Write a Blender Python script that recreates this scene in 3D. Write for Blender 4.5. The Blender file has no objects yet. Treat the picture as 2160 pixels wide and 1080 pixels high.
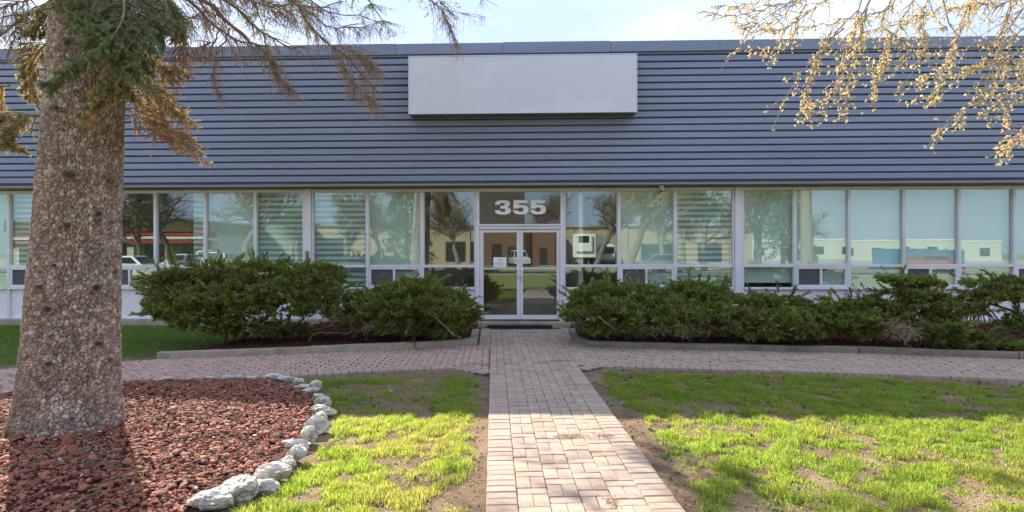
import bpy, bmesh, math, random
import numpy as np
from mathutils import Vector, Matrix

random.seed(7)
rng = np.random.default_rng(7)
rad = math.radians
scene = bpy.context.scene
COL = scene.collection

# ------------------------------------------------------------------ camera
FOC, HOR, PCX, CAMH, CAMD = 1230.0, 530.0, 1080.0, 1.65, 13.26
YAW, ROLL = rad(-1.86), rad(-0.11)
CAM = np.array([0.0, -CAMD, CAMH])
cam_data = bpy.data.cameras.new("camera")
cam_data.sensor_width = 36.0
cam_data.lens = FOC / 2160.0 * 36.0
cam_data.shift_y = -10.0 / 2160.0
cam_data.clip_start = 0.05
cam_data.clip_end = 2000.0
cam = bpy.data.objects.new("camera", cam_data)
COL.objects.link(cam)
cam.matrix_world = (Matrix.Translation(Vector(CAM)) @ Matrix.Rotation(YAW, 4, 'Z')
                    @ Matrix.Rotation(rad(90), 4, 'X') @ Matrix.Rotation(ROLL, 4, 'Z'))
scene.camera = cam

# ------------------------------------------------------------------ light
SUN_EL, SUN_AZ = rad(35.3), rad(35.3)          # sun behind the building, to the left
S = Vector((-math.sin(SUN_AZ) * math.cos(SUN_EL), math.cos(SUN_AZ) * math.cos(SUN_EL), math.sin(SUN_EL)))
sun_data = bpy.data.lights.new("sun", 'SUN')
sun_data.energy = 3.75
sun_data.angle = rad(0.5)
sun_data.color = (1.0, 0.905, 0.76)
sun = bpy.data.objects.new("sun", sun_data)
COL.objects.link(sun)
sun.rotation_euler = S.to_track_quat('Z', 'Y').to_euler()
sun.location = (-20, 30, 30)

world = bpy.data.worlds.new("World")
scene.world = world
world.use_nodes = True
wt = world.node_tree
for n in list(wt.nodes):
    wt.nodes.remove(n)
w_out = wt.nodes.new('ShaderNodeOutputWorld')
w_bg = wt.nodes.new('ShaderNodeBackground')
w_sky = wt.nodes.new('ShaderNodeTexSky')
w_sky.sky_type = 'NISHITA'
w_sky.sun_disc = False
w_sky.sun_elevation = SUN_EL
w_sky.sun_rotation = -SUN_AZ
w_sky.air_density = 1.0
w_sky.dust_density = 0.6
w_sky.ozone_density = 1.0
w_bg.inputs['Strength'].default_value = 0.15
# thin high cloud, the same all round the sky
w_tc = wt.nodes.new('ShaderNodeTexCoord')
w_map = wt.nodes.new('ShaderNodeMapping')
w_map.inputs['Scale'].default_value = (1.0, 1.0, 3.2)
w_ns = wt.nodes.new('ShaderNodeTexNoise')
w_ns.inputs['Scale'].default_value = 2.6
w_ns.inputs['Detail'].default_value = 6.0
w_ns.inputs['Roughness'].default_value = 0.55
w_rmp = wt.nodes.new('ShaderNodeValToRGB')
w_rmp.color_ramp.elements[0].position = 0.38
w_rmp.color_ramp.elements[0].color = (0.95, 0.95, 0.95, 1)
w_rmp.color_ramp.elements[1].position = 0.72
w_rmp.color_ramp.elements[1].color = (0.98, 0.98, 0.98, 1)
w_mix = wt.nodes.new('ShaderNodeMixRGB')
w_veil = wt.nodes.new('ShaderNodeValToRGB')
w_veil.color_ramp.elements[0].position = 0.42
w_veil.color_ramp.elements[0].color = (1.55, 1.95, 2.85, 1)
w_veil.color_ramp.elements[1].position = 0.72
w_veil.color_ramp.elements[1].color = (2.4, 2.65, 3.2, 1)
L = wt.links.new
L(w_tc.outputs['Generated'], w_map.inputs['Vector'])
L(w_map.outputs[0], w_ns.inputs['Vector'])
L(w_ns.outputs['Fac'], w_rmp.inputs[0])
L(w_rmp.outputs[0], w_mix.inputs[0])
L(w_ns.outputs['Fac'], w_veil.inputs[0])
L(w_veil.outputs[0], w_mix.inputs[2])
L(w_sky.outputs[0], w_mix.inputs[1])
L(w_mix.outputs[0], w_bg.inputs['Color'])
L(w_bg.outputs[0], w_out.inputs['Surface'])

scene.render.engine = 'CYCLES'
scene.view_settings.view_transform = 'Standard'
scene.view_settings.look = 'None'
scene.view_settings.exposure = 1.64
scene.view_settings.gamma = 1.0
scene.view_settings.use_curve_mapping = False
scene.cycles.use_denoising = True
scene.cycles.max_bounces = 8
scene.cycles.transparent_max_bounces = 12
scene.cycles.caustics_reflective = False
scene.cycles.caustics_refractive = False
scene.cycles.sample_clamp_indirect = 8.0


# ------------------------------------------------------------------ geometry of the survey: photo pixel -> place
def ray(px, py):
    x, y = (px - PCX) / FOC, (HOR - py) / FOC
    c, s = math.cos(ROLL), math.sin(ROLL)
    x, y = c * x - s * y, s * x + c * y
    c, s = math.cos(YAW), math.sin(YAW)
    return np.array([c * x - s, s * x + c, y])


def gr(px, py, z=0.0):
    r = ray(px, py)
    return CAM + r * ((z - CAMH) / r[2])


def dp(px, py, d):
    return CAM + ray(px, py) * d


FB = rad(-3.7)                                  # the facade is turned a little against the path
FU = np.array([math.cos(FB), math.sin(FB), 0.0])
FN = np.array([-math.sin(FB), math.cos(FB), 0.0])


def mirrored(px, py, d):
    """place of a thing that the glass shows at this pixel, d metres of light path from the camera"""
    p = dp(px, py, d)
    return p - 2 * (p @ FN) * FN


# ------------------------------------------------------------------ mesh helpers
def tag(o, label=None, cat=None, group=None, kind=None):
    if label: o['label'] = label
    if cat: o['category'] = cat
    if group: o['group'] = group
    if kind: o['kind'] = kind
    return o


def link(name, me, mat=None, parent=None):
    o = bpy.data.objects.new(name, me)
    COL.objects.link(o)
    if mat is not None and len(me.materials) == 0:
        me.materials.append(mat)
    if parent is not None:
        o.parent = parent
    return o


def empty(name, loc=(0, 0, 0), rz=0.0, parent=None):
    o = bpy.data.objects.new(name, None)
    o.location = loc
    o.rotation_euler = (0, 0, rz)
    o.empty_display_size = 0.2
    COL.objects.link(o)
    if parent is not None:
        o.parent = parent
    return o


def np_me(name, V, F, smooth=False):
    """mesh from a vertex array and ONE face array with a fixed corner count"""
    V = np.ascontiguousarray(V, dtype=np.float32).reshape(-1, 3)
    F = np.ascontiguousarray(F, dtype=np.int32)
    m, k = F.shape
    me = bpy.data.meshes.new(name)
    me.vertices.add(len(V))
    me.vertices.foreach_set('co', V.ravel())
    me.loops.add(m * k)
    me.loops.foreach_set('vertex_index', F.ravel())
    me.polygons.add(m)
    me.polygons.foreach_set('loop_start', np.arange(0, m * k, k, dtype=np.int32))
    try:
        me.polygons.foreach_set('loop_total', np.full(m, k, dtype=np.int32))
    except Exception:
        pass
    me.polygons.foreach_set('use_smooth', np.full(m, smooth, dtype=bool))
    me.update(calc_edges=True)
    return me


def np_obj(name, V, F, mat, parent=None, smooth=False):
    return link(name, np_me(name, V, F, smooth), mat, parent)


def add_attr(me, name, values):
    a = me.attributes.new(name, 'FLOAT', 'POINT')
    a.data.foreach_set('value', np.ascontiguousarray(values, dtype=np.float32))


class MB:
    """collects boxes, prisms and tubes; build() links them as one mesh object"""
    def __init__(self):
        self.v, self.f = [], []

    def raw(self, vs, fs):
        b = len(self.v)
        self.v += [tuple(map(float, p)) for p in vs]
        self.f += [tuple(i + b for i in f) for f in fs]
        return self

    def box(self, x0, x1, y0, y1, z0, z1, c=0.0):
        if c <= 0:
            return self.raw([(x0, y0, z0), (x1, y0, z0), (x1, y1, z0), (x0, y1, z0),
                             (x0, y0, z1), (x1, y0, z1), (x1, y1, z1), (x0, y1, z1)],
                            [(0, 3, 2, 1), (4, 5, 6, 7), (0, 1, 5, 4), (1, 2, 6, 5), (2, 3, 7, 6), (3, 0, 4, 7)])
        # chamfered on all twelve edges
        X, Y, Z = (x0, x1), (y0, y1), (z0, z1)
        vs, idx = [], {}
        for i in (0, 1):
            for j in (0, 1):
                for k in (0, 1):
                    sx, sy, sz = (c if i == 0 else -c), (c if j == 0 else -c), (c if k == 0 else -c)
                    for a in range(3):
                        p = [X[i] + sx, Y[j] + sy, Z[k] + sz]
                        p[a] = (X[i], Y[j], Z[k])[a]
                        idx[(i, j, k, a)] = len(vs)
                        vs.append(p)
        fs = []
        g = lambda i, j, k, a: idx[(i, j, k, a)]
        for i in (0, 1):
            q = [g(i, 0, 0, 0), g(i, 1, 0, 0), g(i, 1, 1, 0), g(i, 0, 1, 0)]; fs.append(q if i else q[::-1])
            q = [g(0, i, 0, 1), g(1, i, 0, 1), g(1, i, 1, 1), g(0, i, 1, 1)]; fs.append(q[::-1] if i else q)
            q = [g(0, 0, i, 2), g(1, 0, i, 2), g(1, 1, i, 2), g(0, 1, i, 2)]; fs.append(q if i else q[::-1])
        for a, b in ((0, 1), (0, 2), (1, 2)):
            o = 3 - a - b
            for s in (0, 1):
                for t in (0, 1):
                    def key(w):
                        r = [0, 0, 0]; r[a] = s; r[b] = t; r[o] = w; return r
                    p, q = key(0), key(1)
                    fs.append([g(*p, a), g(*q, a), g(*q, b), g(*p, b)])
        for i in (0, 1):
            for j in (0, 1):
                for k in (0, 1):
                    fs.append([g(i, j, k, 0), g(i, j, k, 1), g(i, j, k, 2)])
        return self.raw(vs, fs)

    def prism(self, pts, z0, z1):
        """upright prism over a ground polygon"""
        n = len(pts)
        vs = [(p[0], p[1], z0) for p in pts] + [(p[0], p[1], z1) for p in pts]
        fs = [tuple(range(n))[::-1], tuple(range(n, 2 * n))]
        fs += [(i, (i + 1) % n, n + (i + 1) % n, n + i) for i in range(n)]
        return self.raw(vs, fs)

    def tube(self, pts, radii, k=8):
        V, F = tubes(np.array([pts], float), np.array([radii], float), k, cap=True)
        return self.raw(V, [tuple(f) for f in F] )

    def build(self, name, mat, parent=None, smooth=False):
        me = bpy.data.meshes.new(name)
        me.from_pydata(self.v, [], self.f)
        bm = bmesh.new()
        bm.from_mesh(me)
        bmesh.ops.recalc_face_normals(bm, faces=bm.faces)
        bm.to_mesh(me)
        bm.free()
        if smooth:
            me.polygons.foreach_set('use_smooth', [True] * len(me.polygons))
        me.update()
        return link(name, me, mat, parent)


def tubes(P, R, k=5, cap=False):
    """m tapered tubes of n points each: P (m,n,3), R (m,n) -> vertices, quads"""
    P = np.asarray(P, float); R = np.asarray(R, float)
    m, n, _ = P.shape
    T = np.gradient(P, axis=1)
    T /= np.linalg.norm(T, axis=2, keepdims=True) + 1e-9
    ref = np.where(np.abs(T[:, :1, 2:3]) > 0.85, np.array([1.0, 0.13, 0.0]), np.array([0.05, 0.1, 1.0]))
    ref = np.broadcast_to(ref, T.shape)
    A = np.cross(T, ref); A /= np.linalg.norm(A, axis=2, keepdims=True) + 1e-9
    Bv = np.cross(T, A)
    ang = np.arange(k) / k * 2 * math.pi
    V = (P[:, :, None, :] + R[:, :, None, None] * (A[:, :, None, :] * np.cos(ang)[None, None, :, None]
                                                  + Bv[:, :, None, :] * np.sin(ang)[None, None, :, None]))
    idx = np.arange(m * n * k).reshape(m, n, k)
    a = idx[:, :-1, :]; b = np.roll(a, -1, axis=2); c = idx[:, 1:, :]; d = np.roll(c, -1, axis=2)
    F = np.stack([a, b, d, c], axis=-1).reshape(-1, 4)
    return V.reshape(-1, 3), F


def join(parts):
    """[(V,F)...] with the same corner count -> one (V,F)"""
    Vs, Fs, b = [], [], 0
    for V, F in parts:
        Vs.append(V); Fs.append(F + b); b += len(V)
    return np.concatenate(Vs), np.concatenate(Fs)


def unit(a):
    return a / (np.linalg.norm(a, axis=-1, keepdims=True) + 1e-9)


def rand_dir(n):
    return unit(rng.normal(size=(n, 3)))


def tuft_mesh(P, D, Ln, nleaf, spread, wid):
    """little fans of pointed leaflets: P, D (n,3), Ln (n)"""
    n = len(P)
    d = unit(D[:, None, :] + spread * rng.normal(size=(n, nleaf, 3)))
    ln = Ln[:, None] * rng.uniform(0.55, 1.1, (n, nleaf))
    base = P[:, None, :] + d * 0.0
    tip = base + d * ln[..., None]
    side = unit(np.cross(d, rng.normal(size=(n, nleaf, 3)))) * (ln * wid)[..., None]
    mid = base + d * (ln * 0.55)[..., None]
    V = np.stack([base, mid + side, tip, mid - side], axis=2).reshape(-1, 3)
    F = np.arange(len(V)).reshape(-1, 4)
    return V, F


def needle_mesh(A, B, per, length, width):
    """needles along twigs A->B (n,3): thin triangles leaning forward"""
    n = len(A)
    t = rng.uniform(0.02, 1.0, (n, per, 1))
    ax = unit(B - A)[:, None, :]
    base = A[:, None, :] + (B - A)[:, None, :] * t
    r = rng.normal(size=(n, per, 3))
    r = unit(r - (r * ax).sum(-1, keepdims=True) * ax)
    d = unit(r + ax * rng.uniform(0.5, 1.1, (n, per, 1)))
    ln = length * rng.uniform(0.7, 1.15, (n, per, 1))
    side = unit(np.cross(d, ax + 0.01)) * width
    V = np.stack([base - side, base + side, base + d * ln], axis=2).reshape(-1, 3)
    return V, np.arange(len(V)).reshape(-1, 3)


def resample(pts, n):
    pts = np.asarray(pts, float)
    # smooth Catmull-Rom through the points
    P = np.vstack([2 * pts[0] - pts[1], pts, 2 * pts[-1] - pts[-2]])
    out = []
    for i in range(1, len(P) - 2):
        t = np.linspace(0, 1, 12, endpoint=False)[:, None]
        p0, p1, p2, p3 = P[i - 1], P[i], P[i + 1], P[i + 2]
        out.append(0.5 * (2 * p1 + (p2 - p0) * t + (2 * p0 - 5 * p1 + 4 * p2 - p3) * t ** 2 + (3 * p1 - p0 - 3 * p2 + p3) * t ** 3))
    out = np.vstack(out + [P[-2][None]])
    s = np.r_[0, np.cumsum(np.linalg.norm(np.diff(out, axis=0), axis=1))]
    u = np.linspace(0, s[-1], n)
    return np.stack([np.interp(u, s, out[:, i]) for i in range(3)], axis=1)


def vnoise(x, y, seed=0):
    """smooth 2-D value noise, vectorised"""
    x = np.asarray(x, float); y = np.asarray(y, float)
    xi, yi = np.floor(x).astype(np.int64), np.floor(y).astype(np.int64)
    fx, fy = x - xi, y - yi
    fx = fx * fx * (3 - 2 * fx); fy = fy * fy * (3 - 2 * fy)
    def h(a, b):
        v = np.sin(a * 127.1 + b * 311.7 + seed * 74.7) * 43758.5453
        return v - np.floor(v)
    return (h(xi, yi) * (1 - fx) * (1 - fy) + h(xi + 1, yi) * fx * (1 - fy)
            + h(xi, yi + 1) * (1 - fx) * fy + h(xi + 1, yi + 1) * fx * fy)


def fbm(x, y, seed=0, o=4):
    s, a, t = 0, 0.5, 0
    for i in range(o):
        s = s + a * vnoise(x * 2 ** i, y * 2 ** i, seed + i); t += a; a *= 0.5
    return s / t


def in_poly(x, y, poly):
    x = np.asarray(x, float); y = np.asarray(y, float)
    r = np.zeros(x.shape, bool)
    n = len(poly)
    for i in range(n):
        x0, y0 = poly[i][0], poly[i][1]; x1, y1 = poly[(i + 1) % n][0], poly[(i + 1) % n][1]
        c = ((y0 > y) != (y1 > y)) & (x < (x1 - x0) * (y - y0) / (y1 - y0 + 1e-12) + x0)
        r ^= c
    return r


# ------------------------------------------------------------------ materials
def mat(name, c1, c2=None, scale=4.0, rough=0.8, bump=0.0, bscale=30.0, island=0.0, obj_rand=0.0,
        transl=0.0, tcol=None, metal=0.0, spec=0.3, detail=5.0, c3=None, stretch=None, hue=0.0):
    """procedural surface: noise between c1 and c2 (stained with c3), piece-to-piece tone, fine bump"""
    m = bpy.data.materials.new(name)
    m.use_nodes = True
    t = m.node_tree
    N, Lk = t.nodes, t.links.new
    b = N['Principled BSDF']
    out = N['Material Output']
    b.inputs['Roughness'].default_value = rough
    b.inputs['Metallic'].default_value = metal
    b.inputs['Specular IOR Level'].default_value = spec
    tc = N.new('ShaderNodeTexCoord')
    vec = tc.outputs['Object']
    if stretch:
        mp = N.new('ShaderNodeMapping'); mp.inputs['Scale'].default_value = stretch
        Lk(vec, mp.inputs['Vector']); vec = mp.outputs[0]
    c2 = c2 or tuple(x * 0.8 for x in c1)
    ns = N.new('ShaderNodeTexNoise')
    ns.inputs['Scale'].default_value = scale
    ns.inputs['Detail'].default_value = detail
    ns.inputs['Roughness'].default_value = 0.6
    Lk(vec, ns.inputs['Vector'])
    rp = N.new('ShaderNodeValToRGB')
    rp.color_ramp.elements[0].position = 0.35
    rp.color_ramp.elements[0].color = (*c1, 1)
    rp.color_ramp.elements[1].position = 0.65
    rp.color_ramp.elements[1].color = (*c2, 1)
    Lk(ns.outputs['Fac'], rp.inputs[0])
    col = rp.outputs[0]
    if c3:
        n3 = N.new('ShaderNodeTexNoise'); n3.inputs['Scale'].default_value = scale * 0.31; n3.inputs['Detail'].default_value = 7
        Lk(vec, n3.inputs['Vector'])
        r3 = N.new('ShaderNodeValToRGB')
        r3.color_ramp.elements[0].position = 0.52; r3.color_ramp.elements[0].color = (0, 0, 0, 1)
        r3.color_ramp.elements[1].position = 0.72; r3.color_ramp.elements[1].color = (1, 1, 1, 1)
        Lk(n3.outputs['Fac'], r3.inputs[0])
        mx = N.new('ShaderNodeMixRGB'); mx.inputs[2].default_value = (*c3, 1)
        Lk(r3.outputs[0], mx.inputs[0]); Lk(col, mx.inputs[1]); col = mx.outputs[0]
    if island or obj_rand:
        ge = N.new('ShaderNodeNewGeometry'); oi = N.new('ShaderNodeObjectInfo')
        ad = N.new('ShaderNodeMath'); ad.operation = 'ADD'
        if island: Lk(ge.outputs['Random Per Island'], ad.inputs[0])
        if obj_rand: Lk(oi.outputs['Random'], ad.inputs[1])
        if not obj_rand: ad.inputs[1].default_value = 0.0
        if not island: ad.inputs[0].default_value = 0.0
        fr = N.new('ShaderNodeMath'); fr.operation = 'FRACT'
        Lk(ad.outputs[0], fr.inputs[0])
        a = max(island, obj_rand)
        mr = N.new('ShaderNodeMapRange')
        mr.inputs['To Min'].default_value = 1 - a; mr.inputs['To Max'].default_value = 1 + a
        Lk(fr.outputs[0], mr.inputs['Value'])
        hs = N.new('ShaderNodeHueSaturation')
        Lk(mr.outputs[0], hs.inputs['Value']); Lk(col, hs.inputs['Color'])
        if hue:
            f2 = N.new('ShaderNodeMath'); f2.operation = 'MULTIPLY'; f2.inputs[1].default_value = 7.31
            f3 = N.new('ShaderNodeMath'); f3.operation = 'FRACT'
            mh = N.new('ShaderNodeMapRange'); mh.inputs['To Min'].default_value = 0.5 - hue; mh.inputs['To Max'].default_value = 0.5 + hue
            Lk(fr.outputs[0], f2.inputs[0]); Lk(f2.outputs[0], f3.inputs[0]); Lk(f3.outputs[0], mh.inputs['Value'])
            Lk(mh.outputs[0], hs.inputs['Hue'])
        col = hs.outputs[0]
    Lk(col, b.inputs['Base Color'])
    if bump:
        nb = N.new('ShaderNodeTexNoise'); nb.inputs['Scale'].default_value = bscale; nb.inputs['Detail'].default_value = 4
        Lk(vec, nb.inputs['Vector'])
        bp = N.new('ShaderNodeBump'); bp.inputs['Strength'].default_value = bump; bp.inputs['Distance'].default_value = 0.02
        Lk(nb.outputs['Fac'], bp.inputs['Height']); Lk(bp.outputs[0], b.inputs['Normal'])
    if transl:
        tr = N.new('ShaderNodeBsdfTranslucent')
        if tcol:
            mm = N.new('ShaderNodeMixRGB'); mm.blend_type = 'MULTIPLY'; mm.inputs[0].default_value = 1.0
            mm.inputs[2].default_value = (*tcol, 1); Lk(col, mm.inputs[1]); Lk(mm.outputs[0], tr.inputs['Color'])
        else:
            Lk(col, tr.inputs['Color'])
        ms = N.new('ShaderNodeMixShader'); ms.inputs[0].default_value = transl
        Lk(b.outputs[0], ms.inputs[1]); Lk(tr.outputs[0], ms.inputs[2]); Lk(ms.outputs[0], out.inputs['Surface'])
    return m


def glass_mat(name, tint, refl, wav=0.0):
    m = bpy.data.materials.new(name)
    m.use_nodes = True
    t = m.node_tree; N, Lk = t.nodes, t.links.new
    N.remove(N['Principled BSDF'])
    out = N['Material Output']
    tr = N.new('ShaderNodeBsdfTransparent'); tr.inputs['Color'].default_value = (*tint, 1)
    gl = N.new('ShaderNodeBsdfGlossy'); gl.inputs['Roughness'].default_value = 0.0
    gl.inputs['Color'].default_value = (0.80, 0.98, 0.92, 1)
    fr = N.new('ShaderNodeFresnel'); fr.inputs['IOR'].default_value = 1.5
    ad = N.new('ShaderNodeMath'); ad.operation = 'ADD'; ad.use_clamp = True
    ad.inputs[1].default_value = refl
    Lk(fr.outputs[0], ad.inputs[0])
    ge = N.new('ShaderNodeNewGeometry'); bf = N.new('ShaderNodeMath'); bf.operation = 'SUBTRACT'; bf.inputs[0].default_value = 1.0
    mu = N.new('ShaderNodeMath'); mu.operation = 'MULTIPLY'
    Lk(ge.outputs['Backfacing'], bf.inputs[1]); Lk(ad.outputs[0], mu.inputs[0]); Lk(bf.outputs[0], mu.inputs[1])
    ms = N.new('ShaderNodeMixShader')
    Lk(mu.outputs[0], ms.inputs[0]); Lk(tr.outputs[0], ms.inputs[1]); Lk(gl.outputs[0], ms.inputs[2])
    if wav:
        tc = N.new('ShaderNodeTexCoord')
        nb = N.new('ShaderNodeTexNoise'); nb.inputs['Scale'].default_value = 1.7; nb.inputs['Detail'].default_value = 1
        bp = N.new('ShaderNodeBump'); bp.inputs['Strength'].default_value = wav; bp.inputs['Distance'].default_value = 0.01
        Lk(tc.outputs['Object'], nb.inputs['Vector']); Lk(nb.outputs['Fac'], bp.inputs['Height'])
        Lk(bp.outputs[0], gl.inputs['Normal'])
    Lk(ms.outputs[0], out.inputs['Surface'])
    return m


M = {}
M['siding'] = mat('siding_paint', (0.215, 0.25, 0.345), (0.24, 0.275, 0.375), 1.2, 0.42, 0.03, 40, obj_rand=0.05, spec=0.4, c3=(0.195, 0.235, 0.33), stretch=(0.35, 1, 4))
M['siding_gap_shade'] = mat('siding_shade_backing', (0.16, 0.16, 0.17), None, 3, 0.7)  # shade of the gaps between ribs, darkened into the backing colour
M['white_metal'] = mat('white_painted_metal', (0.82, 0.80, 0.81), (0.77, 0.75, 0.75), 3.0, 0.4, 0.03, 60, c3=(0.66, 0.64, 0.61), spec=0.45)
M['panel'] = mat('white_panel', (0.84, 0.82, 0.84), (0.80, 0.78, 0.80), 1.5, 0.55, 0.03, 25, c3=(0.76, 0.74, 0.75), obj_rand=0.02)
M['soffit'] = mat('soffit_bounce_tan', (0.30, 0.25, 0.17), (0.26, 0.22, 0.15), 2.0, 0.6, 0.03, 40)  # tan of light bounced off the path, put into the colour
M['sign'] = mat('sign_face', (0.68, 0.69, 0.75), (0.65, 0.66, 0.725), 3.0, 0.6, 0.0, 20, c3=(0.735, 0.74, 0.79), stretch=(1, 1, 2.2))
M['sign_edge'] = mat('sign_edge', (0.70, 0.71, 0.75), (0.62, 0.63, 0.66), 6, 0.45)
M['concrete'] = mat('concrete', (0.42, 0.355, 0.275), (0.33, 0.275, 0.21), 9.0, 0.9, 0.25, 90, c3=(0.22, 0.21, 0.16), obj_rand=0.06)
M['old_concrete'] = mat('weathered_concrete', (0.27, 0.235, 0.18), (0.20, 0.175, 0.13), 7.0, 0.92, 0.3, 80, c3=(0.15, 0.135, 0.085), obj_rand=0.08)
M['brick'] = mat('clay_paver', (0.49, 0.37, 0.285), (0.42, 0.315, 0.245), 14.0, 0.88, 0.45, 130, island=0.10, obj_rand=0.10, c3=(0.31, 0.235, 0.175), hue=0.008)
M['red_brick'] = mat('red_clay_paver', (0.55, 0.36, 0.285), (0.48, 0.32, 0.255), 14.0, 0.88, 0.35, 130, island=0.09, obj_rand=0.09, c3=(0.38, 0.27, 0.23), hue=0.01)
M['grey_brick'] = mat('grey_paver', (0.45, 0.36, 0.29), (0.40, 0.32, 0.26), 14.0, 0.92, 0.35, 130, island=0.08, obj_rand=0.08, c3=(0.37, 0.285, 0.22), hue=0.01)
M['sand'] = mat('joint_sand', (0.115, 0.09, 0.06), (0.07, 0.06, 0.04), 20, 1.0, 0.4, 120, c3=(0.085, 0.10, 0.03))
M['soil'] = mat('lawn_soil', (0.27, 0.18, 0.11), (0.16, 0.105, 0.062), 6.0, 1.0, 1.0, 60, c3=(0.33, 0.245, 0.155), detail=8)
M['ground'] = mat('mown_ground', (0.19, 0.24, 0.05), (0.24, 0.265, 0.08), 0.8, 1.0, 0.5, 30, c3=(0.25, 0.22, 0.11), detail=8)
M['mulch'] = mat('bark_mulch', (0.13, 0.042, 0.022), (0.075, 0.026, 0.015), 20, 1.0, 0.8, 60, island=0.4)
M['lava'] = mat('lava_rock', (0.40, 0.135, 0.07), (0.21, 0.062, 0.036), 40, 0.7, 0.5, 150, island=0.62, c3=(0.34, 0.175, 0.105), hue=0.018, spec=0.4)
M['lava_bed'] = mat('lava_grit', (0.12, 0.045, 0.03), (0.07, 0.028, 0.02), 30, 1.0, 0.5, 100)
M['lime'] = mat('limestone', (0.78, 0.71, 0.59), (0.50, 0.45, 0.37), 16.0, 0.95, 1.0, 45, c3=(0.22, 0.215, 0.195), obj_rand=0.08, detail=9)
M['twig'] = mat('dry_twig', (0.34, 0.25, 0.17), (0.24, 0.165, 0.11), 20, 0.95, 0.2, 100, island=0.35)
M['grass'] = mat('grass_blade', (0.12, 0.205, 0.028), (0.175, 0.23, 0.05), 2.3, 0.45, island=0.34, transl=0.58, tcol=(3.6, 3.05, 2.3), c3=(0.20, 0.215, 0.075), hue=0.012, spec=0.5)
M['lush'] = mat('shade_grass_blade', (0.115, 0.235, 0.035), (0.165, 0.28, 0.055), 2.4, 0.6, island=0.35, c3=(0.19, 0.23, 0.07), transl=0.4, tcol=(1.4, 1.5, 1.0))
M['weed'] = mat('broadleaf_weed', (0.08, 0.18, 0.03), (0.11, 0.21, 0.04), 3, 0.6, island=0.3, transl=0.4, tcol=(1.5, 1.5, 1.0))
M['dry'] = mat('dry_leaf', (0.50, 0.40, 0.26), (0.36, 0.25, 0.15), 30, 0.9, island=0.35, transl=0.25)
M['juniper'] = mat('juniper_spray', (0.16, 0.225, 0.045), (0.235, 0.275, 0.075), 3.5, 0.7, island=0.42, transl=0.22, tcol=(1.6, 1.6, 0.8), c3=(0.10, 0.10, 0.03), hue=0.02)
M['juniper_highlight'] = mat('juniper_highlight_spray', (0.27, 0.30, 0.075), (0.33, 0.33, 0.10), 4, 0.6, island=0.3, transl=0.3, tcol=(1.4, 1.4, 0.8))  # lighter copy of the spray colour, painted highlights for the tips
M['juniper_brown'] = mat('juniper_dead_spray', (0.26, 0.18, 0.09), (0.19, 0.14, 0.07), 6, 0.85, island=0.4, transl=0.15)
M['stem'] = mat('juniper_stem', (0.22, 0.155, 0.11), (0.14, 0.095, 0.07), 14, 0.95, 0.5, 60, stretch=(1, 1, 0.3))
M['dead_wood'] = mat('dead_wood', (0.36, 0.27, 0.185), (0.23, 0.17, 0.115), 12, 0.95, 0.2, 80, island=0.25)
M['spruce_green'] = mat('spruce_needle', (0.20, 0.265, 0.13), (0.26, 0.31, 0.165), 5, 0.6, island=0.35, transl=0.2, tcol=(1.3, 1.4, 1.0))
M['spruce_sunlit'] = mat('spruce_sunlit_needle', (0.52, 0.49, 0.20), (0.64, 0.50, 0.28), 4, 0.6, island=0.35, transl=0.55, tcol=(1.5, 1.35, 1.1))  # sunlit yellow of the green needles, put into their colour
M['spruce_rust'] = mat('spruce_rust_needle', (0.68, 0.42, 0.26), (0.60, 0.34, 0.20), 5, 0.7, island=0.35, transl=0.5, tcol=(1.4, 1.2, 1.0))
M['dead_branch'] = mat('dead_spruce_branch', (0.34, 0.235, 0.16), (0.21, 0.145, 0.10), 12, 0.95, 0.3, 60)
M['branch'] = mat('grey_branch', (0.40, 0.345, 0.285), (0.26, 0.215, 0.18), 12, 0.9, 0.3, 60)
M['leaf'] = mat('young_leaf', (0.80, 0.70, 0.33), (0.80, 0.60, 0.31), 2.5, 0.55, island=0.3, transl=0.5, tcol=(1.3, 1.3, 1.2), hue=0.014)
M['blind'] = mat('blind_fabric', (0.93, 0.94, 0.90), (0.91, 0.92, 0.88), 1.0, 0.9, transl=0.25, stretch=(1, 1, 6))
M['zebra'] = mat('zebra_blind_fabric', (0.93, 0.94, 0.90), (0.90, 0.92, 0.87), 1.0, 0.9, transl=0.2)
M['sheer'] = mat('sheer_blind_fabric', (0.46, 0.50, 0.46), (0.43, 0.47, 0.43), 1.0, 0.9, transl=0.3)
M['screen'] = mat('insect_screen', (0.115, 0.12, 0.125), (0.10, 0.105, 0.11), 60, 0.9)
M['glass'] = glass_mat('window_glass', (0.92, 0.99, 0.95), 0.18, 0.02)
M['door_glass'] = glass_mat('door_glass', (0.95, 0.95, 0.93), 0.14, 0.02)
M['letter'] = mat('white_vinyl', (0.92, 0.92, 0.91), (0.9, 0.9, 0.9), 5, 0.5)
M['rubber'] = mat('black_rubber', (0.028, 0.028, 0.03), (0.02, 0.02, 0.022), 20, 0.8, 0.3, 90)
M['alu'] = mat('brushed_aluminium', (0.68, 0.68, 0.68), (0.6, 0.6, 0.6), 20, 0.3, 0.02, 80, metal=0.9)
M['dark'] = mat('dark_plastic', (0.02, 0.02, 0.022), None, 10, 0.35)
M['room'] = mat('room_wall_paint', (0.80, 0.61, 0.54), (0.76, 0.71, 0.64), 1.0, 0.9)
M['room_floor'] = mat('room_floor_tile', (0.36, 0.29, 0.22), (0.30, 0.24, 0.18), 2.0, 0.4)
M['wood'] = mat('desk_wood', (0.26, 0.17, 0.10), (0.2, 0.13, 0.08), 4.0, 0.5, stretch=(1, 8, 8))
M['roof'] = mat('flat_roof', (0.2, 0.2, 0.2), None, 2.0, 0.95)
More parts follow.
